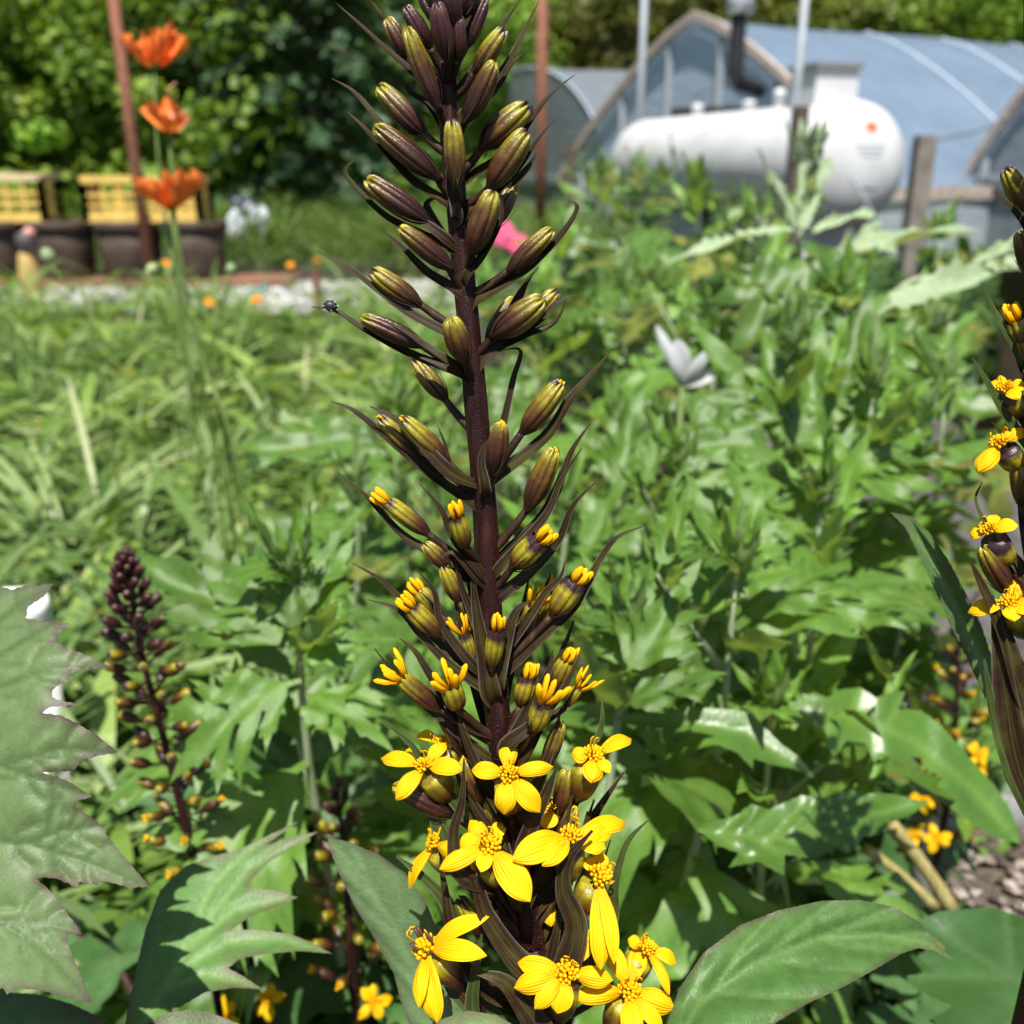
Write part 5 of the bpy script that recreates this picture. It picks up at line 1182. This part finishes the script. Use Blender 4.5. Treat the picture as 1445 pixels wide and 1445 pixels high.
for t, b_, w, at_ in (((560, 1110), (640, 1150), 40, (690, 1200)), ((640, 1375), (690, 1440), 44, (740, 1450)), ((690, 1130), (712, 1190), 40, (720, 1230)), ((800, 1090), (790, 1150), 40, (745, 1210)), ((650, 1270), (690, 1330), 42, (735, 1370))): bud(t, b_, w, at_, (0, 2), 0)
# broad lower bracts
for pts, w, dz, gr in [([(917, 1155), (885, 1190), (868, 1250), (862, 1310), (800, 1400)], 26, 9, True), ([(836, 1172), (800, 1215), (795, 1260), (812, 1310), (790, 1380)], 48, 14, False), ([(655, 1070), (652, 1130), (640, 1180), (655, 1240)], 26, 14, False), ([(618, 1222), (665, 1235), (685, 1290), (720, 1345), (760, 1385)], 46, 12, False), ([(680, 1318), (672, 1370), (668, 1430), (690, 1480)], 38, 12, True), ([(668, 1372), (710, 1385), (745, 1430), (790, 1500)], 58, 15, False), ([(540, 1018), (580, 1050), (600, 1080), (650, 1140), (700, 1200)], 26, 2, True), ([(850, 985), (848, 1030), (820, 1090), (790, 1200), (745, 1280)], 28, 0, True), ([(785, 1085), (770, 1120), (740, 1190), (730, 1260)], 40, 12, False), ([(560, 1208), (600, 1240), (640, 1290), (640, 1380), (700, 1440)], 46, 2, True), ([(590, 1118), (612, 1140), (620, 1170), (660, 1230)], 22, 0, True),
 ([(690, 1080), (700, 1150), (720, 1240)], 34, 6, False), ([(620, 1200), (628, 1260), (640, 1320), (690, 1400)], 30, 6, False), ([(880, 1090), (840, 1150), (800, 1230), (760, 1320)], 34, -3, False)]:
    bract(plant, pts, w * 1.05, dz, gr, fold=.45)
rq = random.Random(77)
for k in range(30):      # the crowded lower part: dark bracts and late buds all round the stem
    yb = lerp(900, 1400, k / 29) + rq.uniform(-15, 15); xb = stem_x(yb); sg = 1 if k % 2 else -1; off = rq.uniform(25, 95) * sg; h = rq.uniform(110, 190); z_ = rq.uniform(-9, 7)
    bract(plant, [(xb + off * 1.15, yb - h), (xb + off * .9, yb - h * .62), (xb + off * .5, yb - h * .25), (xb + sg * 8, yb)], rq.uniform(14, 30), z_, rq.random() < .35, fold=.45)
    if k % 3 == 0:
        o2 = rq.uniform(30, 80) * sg; bud((xb + o2 * 1.2, yb - h * .85), (xb + o2 * .8, yb - h * .45), rq.uniform(30, 40), (xb, yb), (z_ - 3, z_ - 2), rq.choice((0, 1, 2)))
def tuft():
    c = W(*z2(105, 1248), 5); rn = random.Random(3); r = thing('insect', 'tiny black and white speckled insect on a bract tip left of the spike', 'insect', c)
    mb = MB(); mb.lathe([(.0001, -.0024), (.0014, -.0016), (.0018, 0), (.0014, .0015), (.0002, .0022)], 14, zrot(c, RIGHT + UPV * -.3)); mb.build('body', plain('insect_black', (.02, .02, .02), .5), r)
    mb = MB()
    for k in range(60):
        d = Vector((rn.gauss(0, 1), rn.gauss(0, 1), rn.gauss(0, 1))).normalized(); s = d.orthogonal() * .00012; q = c + d * .0014; e = c + d * rn.uniform(.002, .0031); b = len(mb.v); mb.v += [q - s, q + s, e]; mb.f.append((b, b + 1, b + 2))
    tag(mb.build('bristles', plain('insect_white', (.75, .75, .75), .6), r), kind='stuff')
tuft()

# ------------------------------------------------------------------ traced leaves close to the camera
def near_leaf(parent, outline, veins, depth, shape, mat, sp=6.0, relief=1.0, serr=0.0, seed=0, minor=None, edge_w=4.0, vein_w=.8, name='leaf'):
    """outline and veins in photo pixels, depth(px, py) metres gives the leaf its lie in space, shape adds bulge (mm toward camera)"""
    def to3(x, y, h):
        d = depth(x, y); return P(x, y, d - shape(x, y) * .001 - h * d / FPX)
    area = sum(outline[i][0] * outline[(i + 1) % len(outline)][1] - outline[(i + 1) % len(outline)][0] * outline[i][1] for i in range(len(outline)))
    me = leaf_mesh(name, outline, veins, sp, to3, mat, relief, vein_w, edge_w, serr, seed, minor)
    if True:      # upper face toward the sky side (normals toward the camera)
        me.flip_normals() if me.polygons and sum(p.normal.dot(FWD) for p in me.polygons) > 0 else None
    return obj(name, me, parent)
def side_veins(mid, ol_side, n, f0=.1, f1=.9, slant=.15, curve=.1):
    out = []; m = cr([Vector((*p, 0)) for p in mid], 10)
    for k in range(n):
        f = lerp(f0, f1, k / max(1, n - 1)); a = m[int(f * (len(m) - 1))]
        for side in ol_side:
            s = cr([Vector((*p, 0)) for p in side], 6); g2 = min(1, f + slant); e = s[int(g2 * (len(s) - 1))]; e = a.lerp(e, .93); c = a.lerp(e, .5) + (m[-1] - m[0]).normalized() * (e - a).length * -curve
            out.append([(q.x, q.y) for q in cr([a, c, e], 4)])
    return out
# big purple-edged leaf at left
bigp = P(-250, 1230, .33); big_root = Vector((bigp.x - .02, bigp.y + .04, 0))
bigplant = thing('ligularia_plant', 'big pale green toothed leaf with purple edge at the left edge', 'plant', big_root, 'ligularia plants')
mb = MB(); mb.tube(cr([P(-215, 1235, .335), bigp + Vector((-.03, .03, -.08)), big_root], 6), .003, 8); mb.build('leaf_stalk', M_STALK, bigplant)
BO = [(-240, 1235), (-300, 1120), (-270, 980), (-190, 880), (-100, 830), (-60, 838), (-20, 822), (15, 832), (40, 826), (76, 824), (62, 842), (40, 856), (36, 872), (60, 876), (99, 880), (84, 892), (78, 902), (92, 914), (112, 920), (130, 928), (156, 942), (134, 945), (112, 945), (98, 953), (98, 962), (84, 966), (74, 974), (74, 984), (88, 989), (112, 994), (70, 998), (60, 1006), (88, 1010), (118, 1026), (140, 1040), (167, 1062), (142, 1066), (124, 1070), (114, 1078), (102, 1088), (60, 1090), (92, 1100), (112, 1112), (130, 1124), (110, 1130), (106, 1138), (124, 1150), (140, 1162), (152, 1180), (170, 1202), (190, 1226), (212, 1252), (180, 1252), (152, 1244), (141, 1243), (138, 1250), (112, 1244), (112, 1254), (80, 1240), (46, 1236), (66, 1252), (84, 1272), (96, 1290), (108, 1306), (116, 1318), (96, 1318), (96, 1332), (108, 1362), (120, 1390), (131, 1416), (96, 1408), (60, 1398), (20, 1394), (10, 1404), (4, 1394), (-40, 1410), (-120, 1400), (-190, 1340)]
BV = [[(-240, 1235), (-120, 1150), (0, 1080), (90, 1055), (160, 1062)], [(-240, 1235), (-100, 1180), (40, 1190), (120, 1215), (205, 1250)], [(-240, 1235), (-150, 1080), (-60, 960), (40, 900), (70, 880)], [(-150, 1080), (-40, 985), (60, 945), (150, 943)], [(-240, 1235), (-120, 1260), (0, 1300), (70, 1350), (128, 1412)], [(-120, 1060), (-30, 900), (30, 850), (72, 826)], [(0, 1080), (60, 1100), (125, 1122)], [(0, 1300), (50, 1300), (112, 1317)], [(40, 1190), (90, 1170), (140, 1165)]]
rn = random.Random(9); BM = []
for pl in BV:
    q = cr([Vector((*p, 0)) for p in pl], 5)
    for k in range(3, len(q) - 2, 3):
        t = (q[k + 1] - q[k - 1]).normalized()
        for s in (1, -1): nrm_ = Vector((-t.y, t.x, 0)) * s; e = q[k] + t * 34 + nrm_ * rn.uniform(26, 44); m_ = q[k].lerp(e, .5) + nrm_ * 6; BM.append([(q[k].x, q[k].y), (m_.x, m_.y), (e.x, e.y)])
near_leaf(bigplant, BO, BV, lambda x, y: .335 + (1120 - y) * .00012 - x * .00005, lambda x, y: 7 * math.sin((y - 820) / 95.0) + 4 * math.sin(x / 60 + y / 140) - max(0, x - 60) * .06, M_BIG, 5.0, 1.1, .9, 1, BM, 1.5)
# smooth grey-green leaf left of the lower spike and smooth leaf at lower right: both on the main plant
LO = [(602, 1490), (570, 1430), (556, 1375), (532, 1330), (500, 1278), (478, 1232), (466, 1200), (461, 1180), (492, 1188), (535, 1206), (572, 1232), (600, 1270), (620, 1320), (634, 1380), (640, 1440), (636, 1490)]
LV = [[(625, 1490), (600, 1400), (560, 1310), (515, 1240), (464, 1184)]]
near_leaf(plant, LO, LV, lambda x, y: .372 + (y - 1300) * .00006 - (x - 560) * .0001, lambda x, y: -.10 * abs((x - 461) * .72 - (y - 1180) * .40) * .5 + 2 * math.sin(y / 60), M_GREY, 5, .8, .3, 2, side_veins(LV[0], [LO[0:8], LO[15:6:-1]], 5, .1, .85, .2), 1.0, .8)
RO = [(938, 1500), (942, 1445), (958, 1395), (992, 1345), (1045, 1305), (1100, 1284), (1160, 1271), (1215, 1270), (1262, 1280), (1298, 1302), (1322, 1332), (1348, 1357), (1318, 1342), (1296, 1338), (1272, 1346), (1235, 1368), (1190, 1393), (1140, 1416), (1100, 1440), (1050, 1480), (1000, 1510), (960, 1520)]
RV = [[(935, 1510), (985, 1420), (1060, 1360), (1150, 1325), (1240, 1318), (1300, 1330), (1345, 1355)]]
near_leaf(plant, RO, RV, lambda x, y: .335 - (y - 1350) * .0002 + (x - 1100) * .00004, lambda x, y: 5 * math.sin((x - 940) / 405 * math.pi) - 4.5 * math.exp(-((y - (1420 - (x - 960) * .42 if x < 1150 else 1328)) / 28.0) ** 2), M_HERO, 5, 1.1, .4, 3, side_veins(RV[0], [RO[0:12], RO[21:10:-1]], 6, .08, .8, .22, .06), 1.0, .8)
SO = [(600, 1470), (618, 1440), (660, 1426), (700, 1432), (730, 1450), (760, 1490), (680, 1500)]
near_leaf(plant, SO, [[(600, 1470), (680, 1455), (760, 1485)]], lambda x, y: .315 - (y - 1430) * .0002, lambda x, y: 3 * math.sin((x - 600) / 50), M_HERO, 5, .8, .3, 4)
stalk_to(plant, P(945, 1480, .335), low.lerp(foot, .2), .002, .003).name = 'leaf_stalk'
stalk_to(plant, P(615, 1480, .375), low.lerp(foot, .25), .002, .003).name = 'leaf_stalk'
# lobed leaf at lower left
DO = [(172, 1470), (185, 1400), (204, 1315), (226, 1256), (262, 1222), (300, 1208), (334, 1200), (372, 1182), (421, 1159), (398, 1176), (376, 1192), (410, 1182), (450, 1173), (412, 1196), (380, 1216), (356, 1240), (350, 1254), (384, 1256), (421, 1266), (388, 1280), (352, 1294), (326, 1312), (360, 1312), (410, 1318), (440, 1330), (469, 1346), (424, 1342), (376, 1346), (340, 1352), (322, 1366), (344, 1378), (371, 1396), (330, 1394), (290, 1400), (256, 1420), (228, 1450), (205, 1490), (175, 1495)]
DV = [[(182, 1480), (240, 1380), (300, 1290), (350, 1225), (445, 1175)], [(240, 1380), (320, 1330), (400, 1325), (465, 1345)], [(270, 1335), (330, 1285), (415, 1266)], [(225, 1400), (290, 1375), (365, 1394)], [(250, 1360), (300, 1250), (350, 1200), (418, 1161)]]
dl = P(180, 1480, .43); dbase = Vector((dl.x - .02, dl.y + .06, 0))
lobp = thing('ligularia_plant', 'deeply lobed green leaf in half shadow at lower left', 'plant', dbase, 'ligularia plants')
mb = MB(); mb.tube(cr([P(182, 1475, .43), dl + Vector((-.005, .01, -.06)), dbase], 5), .003, 8); mb.build('leaf_stalk', M_STALK, lobp)
near_leaf(lobp, DO, DV, lambda x, y: .43 + (1330 - y) * .00028 - (x - 320) * .00005, lambda x, y: 5 * math.sin((x + y * .6) / 70) - .02 * abs(x - 300), M_HERO, 6, 1.0, .4, 5, None, 1.2, .8)
EO = [(170, 1500), (196, 1450), (236, 1430), (270, 1424), (300, 1430), (340, 1446), (330, 1490), (250, 1520)]
near_leaf(lobp, EO, [[(180, 1500), (250, 1465), (335, 1450)]], lambda x, y: .40 - (y - 1430) * .0002, lambda x, y: 2 * math.sin(x / 30), M_HERO, 6, .8, .3, 6)
FO = [(-60, 1500), (-60, 1420), (0, 1400), (50, 1402), (100, 1416), (150, 1440), (120, 1450), (160, 1478), (60, 1510)]
near_leaf(lobp, FO, [[(-60, 1480), (40, 1450), (150, 1442)]], lambda x, y: .42 - (y - 1430) * .0003, lambda x, y: 3 * math.sin(x / 40), M_HERO, 6, .8, .5, 7)
def owner0(t):
    for o in bpy.data.objects:
        if o.get('label', '').startswith(t): return o
ARTF = art_leaf(33, .45, M_SILV, 8, .095, .12, .6)
def placed(owner_label, items, me=None):
    o = owner0(owner_label)
    for k, (x0, y0, x1, y1, d, dd, m) in enumerate(items):
        a = P(x0, y0, d); b = P(x1, y1, d + dd); ax = b - a; L = ax.length; ax.normalize(); up = (Z * 1.0 - FWD * .55); up = (up - ax * up.dot(ax)).normalized(); sx_ = ax.cross(up)
        Mx = Matrix((sx_, ax, up)).transposed().to_4x4()
        w = obj('leaf', me or ART[m], o); w.matrix_parent_inverse = INV[o.name]; w.matrix_basis = Matrix.Translation(a) @ Mx @ Matrix.Diagonal((L * 1.12, L * 1.12, L * 1.12, 1))
placed('silvery shoot leaning', [(1234, 447, 1475, 328, .98, 0, 0)], ARTF)
placed('tall stalk with silvery', [(1128, 335, 1168, 220, 1.25, .0, 0), (1124, 330, 1098, 238, 1.27, 0, 0), (1118, 325, 958, 338, 1.25, -.03, 0), (1132, 335, 1225, 285, 1.28, 0, 0), (1126, 300, 1136, 215, 1.28, 0, 0), (1080, 400, 1062, 330, 1.25, 0, 0)], ARTF)
placed('stalk below the near end', [(1120, 335, 1260, 412, 1.05, -.03, 0), (1150, 360, 1030, 440, 1.05, -.05, 0), (1175, 560, 1228, 415, .95, .0, 2), (1170, 480, 1085, 400, 1.0, .03, 2)])
placed('stalk with spreading fingered', [(1238, 448, 1335, 560, .95, -.03, 0), (1240, 455, 1285, 610, .93, -.03, 0), (1236, 470, 1370, 500, .95, 0, 2)])
placed('bright leafy stalk in the middle', [(1112, 655, 955, 575, .86, -.02, 0), (1118, 668, 1285, 590, .86, 0, 0), (1120, 675, 1375, 640, .86, -.02, 2), (1115, 640, 1088, 470, .9, .02, 2), (1125, 650, 1160, 455, .9, 0, 2), (1110, 690, 1010, 640, .84, -.04, 0), (1115, 600, 1000, 520, .9, 0, 0)])
placed('pale-stemmed stalk', [(1030, 890, 945, 690, .66, .03, 1), (1032, 880, 1190, 755, .66, 0, 0), (1035, 900, 1290, 745, .66, 0, 0), (1028, 850, 985, 680, .64, 0, 2), (1020, 960, 905, 920, .62, -.03, 0), (1036, 830, 1075, 690, .65, .02, 2)])
placed('leafy stalk just right of the open', [(880, 960, 972, 800, .58, 0, 2), (884, 950, 830, 840, .6, .02, 2), (880, 1000, 980, 925, .58, -.03, 0)])
placed('stalk with bright toothed leaves', [(412, 925, 185, 762, .6, .03, 2), (415, 920, 300, 792, .6, 0, 0), (418, 915, 480, 770, .62, 0, 2), (425, 960, 222, 1045, .58, -.04, 0), (420, 940, 540, 870, .6, 0, 0), (415, 900, 400, 770, .6, 0, 2), (430, 980, 520, 1000, .6, -.05, 0)])
placed('leafy stalk left of the main spike at mid', [(545, 640, 420, 600, 1.1, 0, 0), (530, 640, 330, 612, 1.05, 0, 2), (545, 660, 470, 740, 1.05, -.06, 0)])
placed('leafy stalk close behind the right', [(860, 740, 968, 690, 1.0, 0, 0), (858, 760, 930, 820, 1.0, -.06, 0), (862, 700, 900, 560, 1.0, 0, 2)])
# pale folded leaf, large serrated leaves at right, narrow hanging leaf: on stalks of their own kind
def owner(label_start):
    for o in bpy.data.objects:
        if o.get('label', '').startswith(label_start): return o
pale = owner('stalk with bright toothed leaves'); right_st = owner('leafy stalk above the large serrated'); hang = owner('leafy stalk in front of the grey fabric'); mids = owner('pale-stemmed stalk')
near_leaf(pale, [(362, 782), (380, 760), (404, 742), (420, 730), (432, 744), (441, 768), (430, 772), (405, 776)], [[(362, 782), (440, 768)]], lambda x, y: .66, lambda x, y: 6 * math.sin(x / 25), M_SILV, 6, .6, .3, 8)
H1 = [(1112, 996), (1140, 992), (1130, 978), (1165, 985), (1190, 972), (1215, 970), (1235, 985), (1262, 974), (1278, 976), (1268, 1000), (1300, 1002), (1330, 1025), (1352, 1050), (1378, 1080), (1405, 1110), (1430, 1150), (1440, 1192), (1400, 1180), (1365, 1158), (1340, 1140), (1352, 1125), (1322, 1110), (1330, 1096), (1300, 1082), (1305, 1068), (1270, 1068), (1240, 1062), (1235, 1078), (1222, 1050), (1195, 1045), (1176, 1072), (1166, 1035), (1140, 1015)]
near_leaf(right_st, H1, [[(1112, 998), (1200, 1010), (1290, 1045), (1370, 1110), (1438, 1188)], [(1200, 1010), (1215, 972)], [(1160, 1002), (1176, 1068)], [(1230, 1020), (1237, 1074)], [(1250, 1028), (1276, 978)]], lambda x, y: .60 + (x - 1112) * .00012 - (y - 1080) * .0002, lambda x, y: 7 * math.sin((x - 1112) / 330 * math.pi) + 2 * math.sin(x / 14), M_ART, 7, .6, .8, 9)
H2 = [(984, 1170), (1002, 1160), (1040, 1150), (1060, 1134), (1085, 1142), (1130, 1122), (1160, 1126), (1200, 1113), (1225, 1120), (1262, 1120), (1290, 1128), (1313, 1132), (1285, 1150), (1255, 1160), (1240, 1178), (1220, 1180), (1196, 1206), (1180, 1196), (1150, 1212), (1108, 1206), (1106, 1236), (1070, 1216), (1028, 1224), (1042, 1204), (1010, 1192)]
near_leaf(right_st, H2, [[(984, 1172), (1090, 1185), (1200, 1155), (1310, 1132)]] + [[(1010 + 40 * k, 1180 - 8 * max(0, k - 2)), (1050 + 42 * k, 1146 - 5 * k)] for k in range(5)] + [[(1020 + 40 * k, 1182 - 8 * max(0, k - 2)), (1055 + 42 * k, 1208 - 6 * k)] for k in range(5)], lambda x, y: .56 + (x - 984) * .00005 - (y - 1170) * .0003, lambda x, y: 5 * math.sin((x - 984) / 330 * math.pi) + 1.5 * math.sin(x / 12 + y / 20), M_ART, 6, 1.4, .8, 10)
H3 = [(868, 1012), (900, 1004), (935, 1004), (975, 998), (1020, 1000), (1062, 1006), (1075, 1022), (1100, 1048), (1130, 1070), (1152, 1100), (1120, 1085), (1085, 1078), (1064, 1070), (1062, 1085), (1040, 1062), (1010, 1050), (985, 1040), (955, 1038), (950, 1050), (930, 1030), (895, 1030)]
near_leaf(mids, H3, [[(868, 1016), (960, 1015), (1050, 1032), (1150, 1098)]], lambda x, y: .62 - (y - 1020) * .0003, lambda x, y: 5 * math.sin((x - 868) / 285 * math.pi), M_ART, 7, 1.2, .6, 11)
H4 = [(1412, 1020), (1390, 985), (1365, 930), (1340, 880), (1318, 830), (1295, 780), (1278, 745), (1255, 722), (1285, 728), (1312, 752), (1338, 790), (1362, 835), (1384, 880), (1404, 940), (1425, 1000)]
mb = None
HG = [(1288, 770), (1310, 760), (1345, 800), (1372, 850), (1360, 870), (1335, 830)]
righth = None
G1 = [(1290, 1300), (1330, 1285), (1400, 1280), (1460, 1300), (1520, 1340), (1520, 1480), (1440, 1500), (1380, 1480), (1400, 1450), (1350, 1460), (1310, 1440), (1345, 1420), (1300, 1400), (1270, 1378), (1320, 1372), (1290, 1345), (1340, 1340), (1310, 1318)]
near_leaf(owner('broad lobed leaves in the lower right'), G1, [[(1520, 1440), (1430, 1380), (1300, 1300)], [(1430, 1380), (1280, 1378)], [(1470, 1410), (1390, 1478)], [(1430, 1380), (1420, 1290)]], lambda x, y: .52 - (y - 1380) * .0004, lambda x, y: 6 * math.sin(x / 50 + y / 60), M_LIG, 8, 1.1, .8, 12)

# ------------------------------------------------------------------ the second sharp spike, cut by the right edge
def SD2(py): return .335 + py / 1445 * .04
lo2 = P(1490, 1250, .37); ft2 = Vector((lo2.x + .01, lo2.y + .03, 0))
rp = thing('ligularia_plant', 'dark ligularia spike with yellow flowers cut by the right edge', 'plant', ft2, 'ligularia plants')
stem_mesh([W(*a, -22) for a in ((1458, -60), (1460, 40), (1462, 150), (1464, 300), (1466, 500), (1470, 700), (1476, 900), (1484, 1100), (1490, 1250))] + [lo2.lerp(ft2, .4), ft2], 13 * PXM, 18 * PXM, rp, hairs=400, seed=2)
near_leaf(rp, H4, [[(1418, 1015), (1360, 880), (1310, 780), (1258, 724)]], lambda x, y: .385 + (x - 1340) * .0001, lambda x, y: -6 * min(1, abs((x - 1255) * .88 - (y - 722) * .48) / 20) + 2 * math.sin(y / 40), M_HERO, 5, 1.0, .6, 13, None, 1.2)
_P, _B = plant, -20
for t, b_, w, at_, st in [((1428, 445), (1452, 500), 42, (1466, 560), 2), ((1440, 330), (1458, 390), 40, (1466, 420), 0), ((1388, 775), (1428, 840), 44, (1470, 900), 0), ((1440, 470), (1455, 520), 40, (1466, 570), 1), ((1436, 650), (1448, 720), 46, (1470, 760), 0), ((1410, 990), (1440, 1060), 48, (1480, 1120), 0), ((1420, 240), (1452, 300), 36, (1464, 350), 0)]:
    bud(t, b_, w, at_, (-16, -14), st, False, None, rp)
flower((1418, 548), (-.4, .7, .6), [(1398, 540, 9), (1445, 545, 12), (1436, 560, 10), (1412, 530, 6)], 14, (1440, 590), -14, (1466, 640), 31, root=rp, cupw=34)
flower((1412, 625), (-.45, .7, .55), [(1432, 596, 14), (1384, 658, 15), (1442, 606, 12), (1395, 632, 12)], 17, (1440, 665), -12, (1468, 720), 32, root=rp, cupw=36)
flower((1395, 748), (-.4, .75, .5), [(1370, 752, 12), (1432, 742, 13), (1405, 728, 9), (1388, 735, 10)], 16, (1425, 800), -13, (1472, 860), 33, root=rp, cupw=40)
flower((1425, 850), (-.35, .7, .6), [(1372, 862, 14), (1450, 808, 18), (1460, 860, 18), (1430, 872, 14)], 17, (1450, 900), -8, (1475, 960), 34, root=rp, cupw=40)
for pts, w, gr in [([(1402, 270), (1425, 292), (1450, 325), (1466, 380)], 16, False), ([(1384, 398), (1402, 440), (1430, 490), (1466, 560)], 18, True), ([(1372, 505), (1392, 540), (1420, 590), (1468, 660)], 22, True), ([(1398, 594), (1420, 625), (1440, 670), (1470, 740)], 24, False), ([(1386, 680), (1376, 705), (1390, 740), (1430, 800), (1470, 860)], 16, True), ([(1368, 790), (1385, 830), (1415, 900), (1440, 980), (1480, 1080)], 44, False), ([(1400, 840), (1410, 900), (1420, 990), (1440, 1090), (1488, 1200)], 56, False), ([(1420, 770), (1440, 800), (1455, 850), (1475, 920)], 34, False), ([(1388, 930), (1400, 1010), (1425, 1090), (1485, 1220)], 46, True), ([(1436, 700), (1450, 760), (1470, 840)], 36, False), ([(1425, 480), (1445, 530), (1468, 600)], 30, False)]:
    bract(rp, pts, w * 1.05, -14 if w < 40 else -9, gr, fold=.45)

rz_ = random.Random(31)
for k in range(24):      # the side of this spike that faces away from the picture
    yb = lerp(20, 1060, k / 23); xb = lerp(1461, 1482, yb / 1100); o_ = rz_.uniform(20, 70); h = rz_.uniform(60, 100); st = 0 if yb < 420 else (2 if yb < 760 else 3); z_ = -22 + rz_.uniform(-8, 8)
    if xb + o_ * .75 < 1466: continue
    bud((xb + o_ * 1.25, yb - h), (xb + o_ * .7, yb - h * .35), rz_.uniform(34, 44), (xb, yb + 10), (z_, z_), st, yb < 120, None, rp)
    bract(rp, [(xb + o_ * 1.7, yb - h * 1.5), (xb + o_ * 1.2, yb - h * .7), (xb + o_ * .5, yb - h * .1), (xb, yb + 25)], 22, z_ - 2, False, fold=.45)
